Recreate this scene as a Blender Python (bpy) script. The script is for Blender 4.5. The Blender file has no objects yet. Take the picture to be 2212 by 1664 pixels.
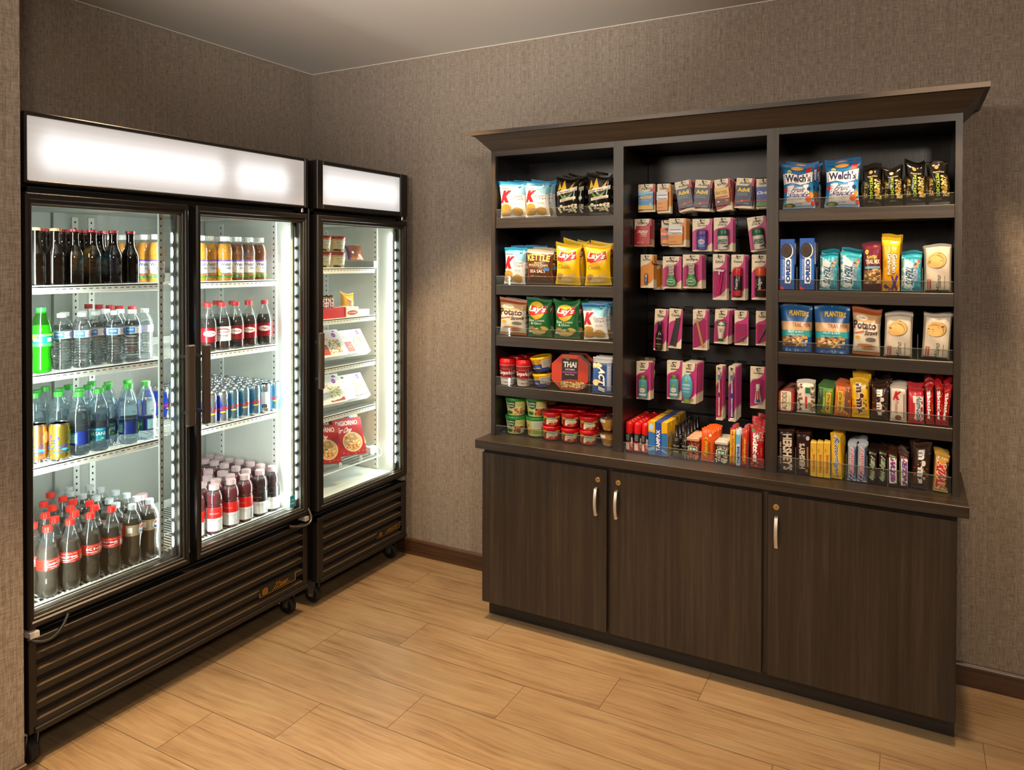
import bpy, math, random
from mathutils import Vector, Matrix
from mathutils.geometry import tessellate_polygon
S = bpy.context.scene
COL = S.collection
PI = math.pi
# ------------------------------------------------------------------ camera
CAMP = Vector((3.0135, -3.1356, 1.5464)); FPX = 1579.758; CX = 1106.0; CY = 586.433
YAW, PIT, ROL = .4995, -.0128, .0018
FW = Vector((-math.sin(YAW)*math.cos(PIT), math.cos(YAW)*math.cos(PIT), math.sin(PIT)))
_r = Vector((math.cos(YAW), math.sin(YAW), 0)); _u = _r.cross(FW)
RT = math.cos(ROL)*_r + math.sin(ROL)*_u; UP = -math.sin(ROL)*_r + math.cos(ROL)*_u
cd = bpy.data.cameras.new('camera'); cam = bpy.data.objects.new('camera', cd); COL.objects.link(cam)
cam.matrix_world = Matrix(((RT.x, UP.x, -FW.x, CAMP.x), (RT.y, UP.y, -FW.y, CAMP.y), (RT.z, UP.z, -FW.z, CAMP.z), (0, 0, 0, 1)))
cd.sensor_fit = 'HORIZONTAL'; cd.sensor_width = 36; cd.lens = FPX*36/2212
cd.shift_x = 0; cd.shift_y = (CY-832)/2212; cd.clip_start = .05
S.camera = cam
S.view_settings.view_transform = 'Standard'; S.view_settings.look = 'None'
S.view_settings.gamma = 1; S.view_settings.use_curve_mapping = False
S.view_settings.exposure = 0.0
# ------------------------------------------------------------------ light
w = bpy.data.worlds.new('world'); S.world = w; w.use_nodes = True
w.node_tree.nodes['Background'].inputs[0].default_value = (1, .93, .84, 1)
w.node_tree.nodes['Background'].inputs[1].default_value = .30
def lamp(kind, name, loc, power, col, size=.1, aim=None, cone=None, blend=.3, sy=None):
    l = bpy.data.lights.new(name, kind); l.energy = power; l.color = col
    if kind == 'AREA':
        l.shape = 'DISK' if sy is None else 'RECTANGLE'; l.size = size
        if sy: l.size_y = sy
    else: l.shadow_soft_size = size
    if cone: l.spot_size = math.radians(cone); l.spot_blend = blend
    o = bpy.data.objects.new(name, l); COL.objects.link(o); o.location = loc
    if aim is not None: o.rotation_euler = (Vector(aim)-Vector(loc)).to_track_quat('-Z', 'Y').to_euler()
    return o
WARM = (1, .70, .40); WARM2 = (1, .87, .72)
HC = 2.616
for x, y, p in ((1.26, -.70, 195), (2.05, -.56, 54), (3.14, -.62, 150), (.72, -1.4, 55), (2.1, -1.9, 34), (1.6, -2.9, 330)):  # ceiling downlights; the last spot is a fill added to brighten the return wall
    lamp('SPOT', 'downlight_and_fill', (x, y, HC-.03), p, WARM, .05, (x, y, 0), 76, .35)
lamp('AREA', 'ceiling_light_key', (3.9, -3.75, 2.50), 50, WARM2, .35, (1.4, -.4, 1.0))
lamp('AREA', 'ceiling_light_left', (1.1, -3.6, 2.55), 34, WARM2, .8, (1.7, -.6, .8))
lamp('AREA', 'room_fill_light', (.9, -5.2, 2.5), 55, WARM2, 1.2, (2.0, -1.0, 1.0))  # large soft fill added behind the camera
lamp('SPOT', 'bounce_flash', (2.5, -3.3, 1.75), 520, (1, .94, .87), .05, (1.75, -1.8, 2.616), 56, 1.0)
# ------------------------------------------------------------------ helpers
def lin(h):
    if isinstance(h, str):
        h = h.lstrip('#'); h = h if len(h) == 6 else ''.join(a+a for a in h); c = [int(h[i:i+2], 16)/255 for i in (0, 2, 4)]
        return tuple(((v+.055)/1.055)**2.4 if v > .04045 else v/12.92 for v in c)
    return tuple(h)
_M = {}
def mat(col='#808080', rough=.4, metal=0, emit=0, spec=.5, coat=0, trans=0, alpha=1):
    k = (col, rough, metal, emit, spec, coat, trans, alpha)
    if k in _M: return _M[k]
    m = bpy.data.materials.new('paint_'+str(col).strip('#')); m.use_nodes = True
    b = m.node_tree.nodes['Principled BSDF']; i = b.inputs
    i['Base Color'].default_value = (*lin(col), 1); i['Roughness'].default_value = rough; i['Metallic'].default_value = metal
    i['Specular IOR Level'].default_value = spec; i['Coat Weight'].default_value = coat; i['Transmission Weight'].default_value = trans
    i['Alpha'].default_value = alpha
    if emit: i['Emission Color'].default_value = (*lin(col), 1); i['Emission Strength'].default_value = emit
    _M[k] = m; return m
class N:                                      # small node graph helper
    def __init__(s, name):
        s.m = bpy.data.materials.new(name); s.m.use_nodes = True; s.t = s.m.node_tree
        s.b = s.t.nodes['Principled BSDF']; s.out = s.t.nodes['Material Output']
    def n(s, kind, **kw):
        x = s.t.nodes.new('ShaderNode'+kind)
        for k, v in kw.items():
            if k in x.bl_rna.properties.keys() and not k.startswith('i_'): setattr(x, k, v)
        return x
    def l(s, a, b): s.t.links.new(a, b)
    def mapc(s, scale, loc=(0, 0, 0)):
        tc = s.n('TexCoord'); mp = s.n('Mapping'); mp.inputs['Scale'].default_value = scale; mp.inputs['Location'].default_value = loc
        s.l(tc.outputs['Object'], mp.inputs[0]); return mp.outputs[0]
    def noise(s, vec, scale=1, detail=3, rough=.5):
        x = s.n('TexNoise'); x.inputs['Scale'].default_value = scale; x.inputs['Detail'].default_value = detail; x.inputs['Roughness'].default_value = rough
        s.l(vec, x.inputs['Vector']); return x.outputs[0]
    def ramp(s, f, stops):
        x = s.n('ValToRGB'); e = x.color_ramp.elements
        e[0].position, e[0].color = stops[0][0], (*lin(stops[0][1]), 1); e[1].position, e[1].color = stops[-1][0], (*lin(stops[-1][1]), 1)
        for p, c in stops[1:-1]: q = e.new(p); q.color = (*lin(c), 1)
        s.l(f, x.inputs[0]); return x.outputs[0]
    def mix(s, f, a, b, mode='MIX'):
        x = s.n('Mix'); x.data_type = 'RGBA'; x.blend_type = mode
        if isinstance(f, float): x.inputs[0].default_value = f
        else: s.l(f, x.inputs[0])
        for v, k in ((a, 6), (b, 7)):
            if hasattr(v, 'is_linked'): s.l(v, x.inputs[k])
            else: x.inputs[k].default_value = (*lin(v), 1)
        return x.outputs[2]
    def math(s, op, a, b=0):
        x = s.n('Math'); x.operation = op
        for v, k in ((a, 0), (b, 1)):
            if hasattr(v, 'is_linked'): s.l(v, x.inputs[k])
            else: x.inputs[k].default_value = v
        return x.outputs[0]
    def bump(s, h, dist=.001, st=.5):
        x = s.n('Bump'); x.inputs['Distance'].default_value = dist; x.inputs['Strength'].default_value = st
        s.l(h, x.inputs['Height']); s.l(x.outputs[0], s.b.inputs['Normal'])
def fabric(name, ax):                          # woven vinyl wall covering; ax = horizontal axis of the wall
    g = N(name)
    def sc(h, v): return (h, h, v) if ax == 'xy' else ((h, 1, v) if ax == 'x' else (1, h, v))
    a = g.noise(g.mapc(sc(560, 30)), 1, 2); b = g.noise(g.mapc(sc(34, 560)), 1, 2)
    c = g.noise(g.mapc(sc(420, 420)), 1, 1); big = g.noise(g.mapc(sc(150, 3)), 1, 3); big2 = g.noise(g.mapc(sc(4, 150)), 1, 3)
    f = g.math('ADD', g.math('MULTIPLY', a, .36), g.math('MULTIPLY', b, .30)); f = g.math('ADD', f, g.math('MULTIPLY', c, .12))
    f = g.math('ADD', f, g.math('ADD', g.math('MULTIPLY', big, .15), g.math('MULTIPLY', big2, .06)))
    col = g.ramp(f, [(.35, '#584e47'), (.44, '#6f6358'), (.51, '#83776b'), (.60, '#998d81')])
    g.l(col, g.b.inputs['Base Color']); g.b.inputs['Roughness'].default_value = .75; g.b.inputs['Specular IOR Level'].default_value = .25
    g.bump(f, .0012, .5); return g.m
def wood(name, ax, c0, c1, c2, rough=.38, sc=1, spec=.5):   # straight-grained laminate; ax = grain direction
    g = N(name)
    def s3(lo, hi): return tuple(lo if 'xyz'[k] == ax else hi for k in range(3))
    a = g.noise(g.mapc(s3(1.2*sc, 70*sc)), 1, 5, .6); b = g.noise(g.mapc(s3(8*sc, 420*sc)), 1, 2); c = g.noise(g.mapc(s3(.9*sc, 12*sc)), 1, 3)
    f = g.math('ADD', g.math('MULTIPLY', a, .45), g.math('ADD', g.math('MULTIPLY', b, .25), g.math('MULTIPLY', c, .3)))
    g.l(g.ramp(f, [(.36, c0), (.5, c1), (.64, c2)]), g.b.inputs['Base Color'])
    g.b.inputs['Roughness'].default_value = rough; g.b.inputs['Specular IOR Level'].default_value = spec
    g.bump(b, .0004, .35); return g.m
WALLX = fabric('woven_wallcovering', 'x'); WALLY = fabric('woven_wallcovering', 'y')
WV = wood('dark_wood_laminate', 'z', '#1f1913', '#2d241c', '#403528'); WH = wood('dark_wood_laminate', 'x', '#1f1913', '#2d241c', '#403528')
WD = wood('dark_wood_laminate', 'y', '#1f1913', '#2d241c', '#403528')
WI = wood('dark_interior_laminate', 'z', '#120f0e', '#1b1716', '#262120', .32)
BBM = wood('stained_baseboard', 'x', '#2a1a10', '#3d2819', '#543824', .35); BBY = wood('stained_baseboard', 'y', '#2a1a10', '#3d2819', '#543824', .35)
def floor_mat():
    g = N('oak_plank_floor'); at = g.n('Attribute'); at.attribute_name = 'plank'
    tc = g.n('TexCoord'); sep = g.n('VectorMath'); sep.operation = 'MULTIPLY_ADD'
    g.l(at.outputs['Vector'], sep.inputs[0]); sep.inputs[1].default_value = (37, 91, 13); g.l(tc.outputs['Object'], sep.inputs[2])
    def mp(sc):
        m = g.n('Mapping'); m.inputs['Scale'].default_value = sc; g.l(sep.outputs[0], m.inputs[0]); return m.outputs[0]
    warp = g.noise(mp((1.6, 4.5, 1)), 1, 3)
    wv = g.n('VectorMath'); wv.operation = 'MULTIPLY_ADD'; g.l(warp, wv.inputs[0]); wv.inputs[1].default_value = (0, .09, 0); g.l(sep.outputs[0], wv.inputs[2])
    m2 = g.n('Mapping'); m2.inputs['Scale'].default_value = (2.6, 70, 1); g.l(wv.outputs[0], m2.inputs[0])
    ring = g.noise(m2.outputs[0], 1, 4, .6); fine = g.noise(mp((12, 330, 1)), 1, 2); blot = g.noise(mp((3.4, 7, 1)), 1, 3)
    f = g.math('ADD', g.math('MULTIPLY', ring, .48), g.math('ADD', g.math('MULTIPLY', fine, .22), g.math('MULTIPLY', blot, .30)))
    col = g.ramp(f, [(.34, '#785e42'), (.45, '#937858'), (.54, '#a08462'), (.66, '#ae936f')])
    kn = g.n('TexVoronoi'); kn.inputs['Scale'].default_value = 1; g.l(mp((2.6, 4.2, 1)), kn.inputs['Vector'])
    kf = g.ramp(kn.outputs['Distance'], [(.02, '#ffffff'), (.16, '#000000')])
    kx = g.math('MULTIPLY', kf, g.math('GREATER_THAN', blot, .54))
    col = g.mix(g.math('MULTIPLY', kx, .45), col, '#7a6248')
    gr = g.ramp(blot, [(.5, '#000000'), (.68, '#ffffff')]); col = g.mix(g.math('MULTIPLY', gr, .28), col, '#97886c')
    tint = g.n('Mix'); tint.data_type = 'RGBA'; tint.blend_type = 'MULTIPLY'; tint.inputs[0].default_value = 1.0
    v = g.math('ADD', g.math('MULTIPLY', at.outputs['Fac'], .12), .67); cb = g.n('CombineColor')
    for k in range(3): g.l(v, cb.inputs[k])
    g.l(col, tint.inputs[6]); g.l(cb.outputs[0], tint.inputs[7]); g.l(tint.outputs[2], g.b.inputs['Base Color'])
    g.b.inputs['Roughness'].default_value = .42; g.b.inputs['Specular IOR Level'].default_value = .35; g.bump(f, .0006, .3); return g.m
def thin_clear(name, tint='#ffffff', base=.05, edge=.5, haze=0, rough=.03, hazecol='#ffffff', maxg=1.0):
    g = N(name); g.t.nodes.remove(g.b)
    tr = g.n('BsdfTransparent'); tr.inputs[0].default_value = (*lin(tint), 1)
    gl = g.n('BsdfGlossy'); gl.inputs['Roughness'].default_value = rough
    lw = g.n('LayerWeight'); lw.inputs[0].default_value = .3
    fac = g.math('ADD', g.math('MULTIPLY', g.math('POWER', lw.outputs['Facing'], 3.0), edge), base)
    fac = g.math('MINIMUM', fac, maxg)
    m1 = g.n('MixShader'); g.l(fac, m1.inputs[0]); g.l(tr.outputs[0], m1.inputs[1]); g.l(gl.outputs[0], m1.inputs[2])
    o = m1.outputs[0]
    if haze:
        df = g.n('BsdfDiffuse'); df.inputs[0].default_value = (*lin(hazecol), 1); m2 = g.n('MixShader')
        hf = g.math('ADD', g.math('MULTIPLY', g.math('POWER', lw.outputs['Facing'], 1.6), haze*1.6), haze*.6)
        g.l(hf, m2.inputs[0]); g.l(o, m2.inputs[1]); g.l(df.outputs[0], m2.inputs[2]); o = m2.outputs[0]
    g.l(o, g.out.inputs[0]); return g.m
GLASS = thin_clear('door_glass', '#f6faf8', .035, .5, 0, .02)
ACR = thin_clear('clear_acrylic', '#f5f7f6', .03, .35, .012, .03); ACRE = mat('#84867f', .15, 0, 0, .5)
PET = thin_clear('clear_plastic_bottle', '#f6f9f9', .06, .6, .035, .05, '#f0f4f4')
PETG = thin_clear('green_plastic_bottle', '#8fe07a', .07, .6, .05, .06, '#3fa828')
PETW = thin_clear('clear_water_bottle', '#f4f7f8', .09, .8, .03, .05, '#f4f8f8')
WATER = mat('#f2f8fa', .02, 0, 0, .5, 0, 1)
WATER.node_tree.nodes['Principled BSDF'].inputs['IOR'].default_value = 1.33
PETB = thin_clear('pale_blue_plastic_bottle', '#eaf3f7', .07, .7, .06, .05, '#cfe2ea')
BLI = thin_clear('clear_blister', '#f4f0f0', .035, .35, .006, .05)
def cola(name, c, rough=.04): return mat(c, rough, 0, 0, .7, .3)
class MB:                                       # collects shapes, links them as ONE mesh object
    def __init__(s): s.v = []; s.f = []; s.mi = []; s.ms = []; s.sm = []
    def m(s, mt):
        if mt not in s.ms: s.ms.append(mt)
        return s.ms.index(mt)
    def add(s, vs, fs, mt, smooth=True):
        o = len(s.v); s.v += [tuple(v) for v in vs]
        if not isinstance(mt, (list, tuple)): mt = [mt]*len(fs)
        for f, q in zip(fs, mt): s.f.append([o+i for i in f]); s.mi.append(s.m(q)); s.sm.append(smooth)
        return s
    def box(s, x0, x1, y0, y1, z0, z1, mt, c=0):
        if x0 > x1: x0, x1 = x1, x0
        if y0 > y1: y0, y1 = y1, y0
        if z0 > z1: z0, z1 = z1, z0
        c = min(c, (x1-x0)*.45, (y1-y0)*.45, (z1-z0)*.45)
        if c <= 0:
            v = [(x, y, z) for x in (x0, x1) for y in (y0, y1) for z in (z0, z1)]
            return s.add(v, [(0, 1, 3, 2), (4, 6, 7, 5), (0, 4, 5, 1), (2, 3, 7, 6), (0, 2, 6, 4), (1, 5, 7, 3)], mt, False)
        V = []; 
        def ix(a): V.append(a); return len(V)-1
        P = {}
        for i, x in enumerate((x0, x1)):
            for j, y in enumerate((y0, y1)):
                for k, z in enumerate((z0, z1)):
                    dx, dy, dz = (c, -c)[i], (c, -c)[j], (c, -c)[k]
                    P[i, j, k, 0] = ix((x, y+dy, z+dz)); P[i, j, k, 1] = ix((x+dx, y, z+dz)); P[i, j, k, 2] = ix((x+dx, y+dy, z))
        F = []
        for i in (0, 1):
            a = [P[i, 0, 0, 0], P[i, 0, 1, 0], P[i, 1, 1, 0], P[i, 1, 0, 0]]; F.append(a if i == 0 else a[::-1])
            a = [P[0, i, 0, 1], P[1, i, 0, 1], P[1, i, 1, 1], P[0, i, 1, 1]]; F.append(a if i == 0 else a[::-1])
            a = [P[0, 0, i, 2], P[0, 1, i, 2], P[1, 1, i, 2], P[1, 0, i, 2]]; F.append(a if i == 0 else a[::-1])
        for i in (0, 1):
            for j in (0, 1):
                a = [P[i, j, 0, 0], P[i, j, 0, 1], P[i, j, 1, 1], P[i, j, 1, 0]]; F.append(a if (i+j) % 2 == 0 else a[::-1])
                a = [P[i, 0, j, 0], P[i, 0, j, 2], P[i, 1, j, 2], P[i, 1, j, 0]]; F.append(a if (i+j) % 2 == 1 else a[::-1])
                a = [P[0, i, j, 1], P[0, i, j, 2], P[1, i, j, 2], P[1, i, j, 1]]; F.append(a if (i+j) % 2 == 0 else a[::-1])
                for k in (0, 1):
                    a = [P[i, j, k, 0], P[i, j, k, 1], P[i, j, k, 2]]; F.append(a if (i+j+k) % 2 == 0 else a[::-1])
        return s.add(V, F, mt, False)
    def lathe(s, prof, n, mt, cx=0, cy=0, z0=0, rib=0, sq=0, ax=None):
        V = []; F = []; MM = []
        for (r, z) in prof:
            for k in range(n):
                a = 2*PI*k/n; rr = r*(1+(rib if k % 2 else 0))
                V.append((cx+rr*math.cos(a), cy+rr*math.sin(a), z0+z))
        for i in range(len(prof)-1):
            for k in range(n):
                k2 = (k+1) % n; F.append((i*n+k, i*n+k2, (i+1)*n+k2, (i+1)*n+k))
                MM.append(mt[i] if isinstance(mt, list) else mt)
        if prof[0][0] > 1e-5: F.append(tuple(range(n))[::-1]); MM.append(mt[0] if isinstance(mt, list) else mt)
        if prof[-1][0] > 1e-5: F.append(tuple((len(prof)-1)*n+k for k in range(n))); MM.append(mt[-1] if isinstance(mt, list) else mt)
        return s.add(V, F, MM)
    def tube(s, pts, r, mt, n=8):
        V = []; F = []; pts = [Vector(p) for p in pts]; up = Vector((0, 0, 1))
        for i, p in enumerate(pts):
            d = (pts[min(i+1, len(pts)-1)]-pts[max(i-1, 0)]).normalized()
            a = d.cross(up if abs(d.z) < .95 else Vector((1, 0, 0))).normalized(); b = d.cross(a)
            V += [p+a*r*math.cos(2*PI*k/n)+b*r*math.sin(2*PI*k/n) for k in range(n)]
        for i in range(len(pts)-1):
            for k in range(n): F.append((i*n+k, i*n+(k+1) % n, (i+1)*n+(k+1) % n, (i+1)*n+k))
        F += [tuple(range(n))[::-1], tuple((len(pts)-1)*n+k for k in range(n))]
        return s.add(V, F, mt)
    def prism(s, pts, ax, a0, a1, mt, c=0, smooth=False):          # 2D outline pushed along an axis
        n = len(pts)
        def P(p, t): return {'x': (t, p[0], p[1]), 'y': (p[0], t, p[1]), 'z': (p[0], p[1], t)}[ax]
        V = [P(p, a0) for p in pts]+[P(p, a1) for p in pts]
        F = [(i, (i+1) % n, n+(i+1) % n, n+i) for i in range(n)]
        for t in tessellate_polygon([[Vector((p[0], p[1], 0)) for p in pts]]): F.append(tuple(t)); F.append(tuple(n+i for i in t)[::-1])
        return s.add(V, F, mt, smooth)
    def grid(s, fn, nu, nv, mt, smooth=True):
        V = [fn(i/nu, j/nv) for j in range(nv+1) for i in range(nu+1)]; F = []; MM = []
        for j in range(nv):
            for i in range(nu):
                a = j*(nu+1)+i; F.append((a, a+1, a+nu+2, a+nu+1)); MM.append(mt((i+.5)/nu, (j+.5)/nv) if callable(mt) else mt)
        return s.add(V, F, MM, smooth)
    def build(s, name, parent=None, loc=None, rot=None, world=False):
        me = bpy.data.meshes.new(name); me.from_pydata(s.v, [], s.f)
        for q in s.ms: me.materials.append(q)
        me.polygons.foreach_set('material_index', s.mi); me.polygons.foreach_set('use_smooth', s.sm)
        me.update()
        import bmesh
        bm = bmesh.new(); bm.from_mesh(me); bmesh.ops.remove_doubles(bm, verts=bm.verts, dist=1e-6); bm.to_mesh(me); bm.free()
        me.set_sharp_from_angle(angle=math.radians(38))
        o = bpy.data.objects.new(name, me); COL.objects.link(o)
        if parent is not None:
            o.parent = parent; KIDS.setdefault(parent.name, []).append(o)
            if world:
                rt = parent
                while rt.parent: rt = rt.parent
                me.transform(Matrix.Translation(-rt.location))
        if loc is not None: o.location = loc
        if rot is not None: o.rotation_euler = rot
        return o
def tag(o, label=None, cat=None, group=None, kind=None):
    for k, v in (('label', label), ('category', cat), ('group', group), ('kind', kind)):
        if v: o[k] = v
    return o
def empty(name, loc=(0, 0, 0), rz=0, label=None, cat=None, group=None):
    o = bpy.data.objects.new(name, None); COL.objects.link(o); o.location = loc; o.rotation_euler = (0, 0, rz); o.empty_display_size = .05
    return tag(o, label, cat, group)
def dup(o, loc=None, rot=None, label=None, group=None, scale=None):
    c = o.copy(); COL.objects.link(c)
    if loc is not None: c.location = loc
    if rot is not None: c.rotation_euler = rot
    if scale is not None: c.scale = scale
    tag(c, label, None, group)
    for ch in KIDS.get(o.name, []):
        d = ch.copy(); COL.objects.link(d); d.parent = c; KIDS.setdefault(c.name, []).append(d)
        for g in KIDS.get(ch.name, []):
            e = g.copy(); COL.objects.link(e); e.parent = d; KIDS.setdefault(d.name, []).append(e)
    return c
KIDS = {}
def hit(px, py, ax, val):                      # where a sight line through a photo pixel meets the plane axis = val
    d = FW+RT*((px-CX)/FPX)-UP*((py-CY)/FPX); t = (val-CAMP[ax])/d[ax]; return CAMP+d*t
ORD = ['first', 'second', 'third', 'fourth', 'fifth', 'sixth', 'seventh', 'eighth', 'ninth', 'tenth', 'eleventh', 'twelfth', 'thirteenth', 'fourteenth', 'fifteenth']
# ------------------------------------------------------------------ room shell
def struct(name, mb, **k): return tag(mb.build(name, **k), kind='structure')
RX, RY = 5.4, -6.2
fl = MB(); FM = floor_mat(); plank_vals = []
rows = [(-.1405-.2168*k) for k in range(-1, 30)]
rr = random.Random(4)
for k, yt in enumerate(rows):
    kk = k-1; off = 1.788-.288*kk
    x = off-.864*math.ceil((off+.2)/.864)
    while x < RX+.1:
        g = .0009; a, b = max(x+g, -.1), min(x+.864-g, RX+.1)
        if b > a:
            y0, y1 = yt-.2168+g, min(yt-g, .05)
            fl.add([(a, y0, 0), (b, y0, 0), (b, y1, 0), (a, y1, 0)], [(0, 1, 2, 3)], FM, False); plank_vals.append(rr.random())
        x += .864
fl.box(-.1, RX+.1, RY-.1, .05, -.06, -.0012, mat('#4a3826', .8))
npl = len(plank_vals)
fo = struct('floor', fl)
at = fo.data.attributes.new('plank', 'FLOAT_COLOR', 'FACE')
for i in range(len(fo.data.polygons)):
    r1 = random.Random(i*7+1); at.data[i].color = (r1.random(), r1.random(), r1.random(), 1)
struct('ceiling', MB().box(-.1, RX+.1, RY-.1, .1, HC, HC+.08, mat('#cfcac2', .9, 0, 0, .2)))
struct('wall_back', MB().box(-.1, RX+.1, 0, .1, 0, HC, WALLX))
struct('wall_left', MB().box(-.1, 0, -1.99, .1, 0, HC, WALLY))
struct('wall_return', MB().box(-.1, .75, -3.6, -1.957, 0, HC, WALLY))
PL = mat('#a89c8c', .85, 0, 0, .2)
struct('wall_right', MB().box(RX, RX+.1, RY, .1, 0, HC, PL))
struct('wall_front', MB().box(-.1, RX, RY-.1, RY, 0, HC, PL))
struct('wall_lobby', MB().box(-.2, -.1, RY, -3.6, 0, HC, PL))
def bboard(name, x0, x1): 
    m = MB(); m.prism([(-.001, 0), (-.015, 0), (-.015, .068), (-.012, .078), (-.008, .0812), (-.001, .0812)], 'x', x0, x1, BBM); return struct(name, m)
bboard('baseboard_back', .0, 1.392); bboard('baseboard_right', 3.152, RX)
m = MB(); m.prism([(.7505, 0), (.765, 0), (.765, .068), (.762, .078), (.757, .0812), (.7505, .0812)], 'y', -3.6, -1.957, BBY); struct('baseboard_left', m)
CK = mat('#c9c2b4', .6)
struct('trim_1', MB().box(0, RX, -.003, 0, HC-.003, HC, CK)); struct('trim_2', MB().box(0, .003, -1.957, 0, HC-.003, HC, CK))
struct('trim_3', MB().box(0, .0015, -.0015, 0, .1, HC, mat('#857a6e', .7)))
# ------------------------------------------------------------------ drinks coolers
CB = mat('#1a1613', .40, .0, 0, .45); CBD = mat('#15110f', .5); CBT = mat('#a3a08e', .25, .8); CBI = mat('#3a332c', .35)
LIN = mat('#d8dad4', .45); LIN2 = mat('#9fa19b', .5); WSH = mat('#e8e9e4', .4); HOLE = mat('#141414', .8); CHR = mat('#c8c8c6', .2, 1); RUB = mat('#131212', .6)
STEEL = mat('#8b8b88', .35, .8)
def led_mat():
    g = N('led_strip'); tc = g.n('TexCoord'); sp = g.n('SeparateXYZ'); g.l(tc.outputs['Object'], sp.inputs[0])
    s_ = g.math('SINE', g.math('MULTIPLY', sp.outputs[2], 2*PI/.055)); s_ = g.math('POWER', g.math('MULTIPLY', g.math('ADD', s_, 1), .5), 4)
    g.b.inputs['Emission Color'].default_value = (.93, 1, .97, 1)
    g.l(g.math('ADD', g.math('MULTIPLY', s_, LEDP), LEDP*.004), g.b.inputs['Emission Strength']); return g.m
LEDP = 330
COOLW = 6.0
LED = mat('#f0fff8', .4, 0, 14)
def sign_mat(name, y0, y1, z0, z1, tubes, warm):
    g = N(name); tc = g.n('TexCoord'); sp = g.n('SeparateXYZ'); g.l(tc.outputs['Object'], sp.inputs[0])
    Y, Z = sp.outputs[1], sp.outputs[2]; zc = (z0+z1)/2-.004
    dz = g.math('DIVIDE', g.math('ABSOLUTE', g.math('SUBTRACT', Z, zc)), .068)
    tot = None
    for a, b in tubes:
        c, h = (a+b)/2, (b-a)/2
        dy = g.math('DIVIDE', g.math('MAXIMUM', g.math('SUBTRACT', g.math('ABSOLUTE', g.math('SUBTRACT', Y, c)), h-.05), 0), .06)
        e = g.math('EXPONENT', g.math('MULTIPLY', g.math('ADD', g.math('POWER', dz, 2), g.math('POWER', dy, 2)), -1.0))
        tot = e if tot is None else g.math('ADD', tot, e)
    g.b.inputs['Base Color'].default_value = (.22, .21, .2, 1); g.b.inputs['Roughness'].default_value = .35
    nz = g.noise(g.mapc((1, 2, 90)), 1, 2)
    g.l(g.ramp(tot, [(0, warm), (.5, '#f4efec'), (1, '#ffffff')]), g.b.inputs['Emission Color'])
    g.l(g.math('ADD', g.math('MULTIPLY', tot, .55), g.math('ADD', g.math('MULTIPLY', nz, .12), .56)), g.b.inputs['Emission Strength']); return g.m
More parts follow.
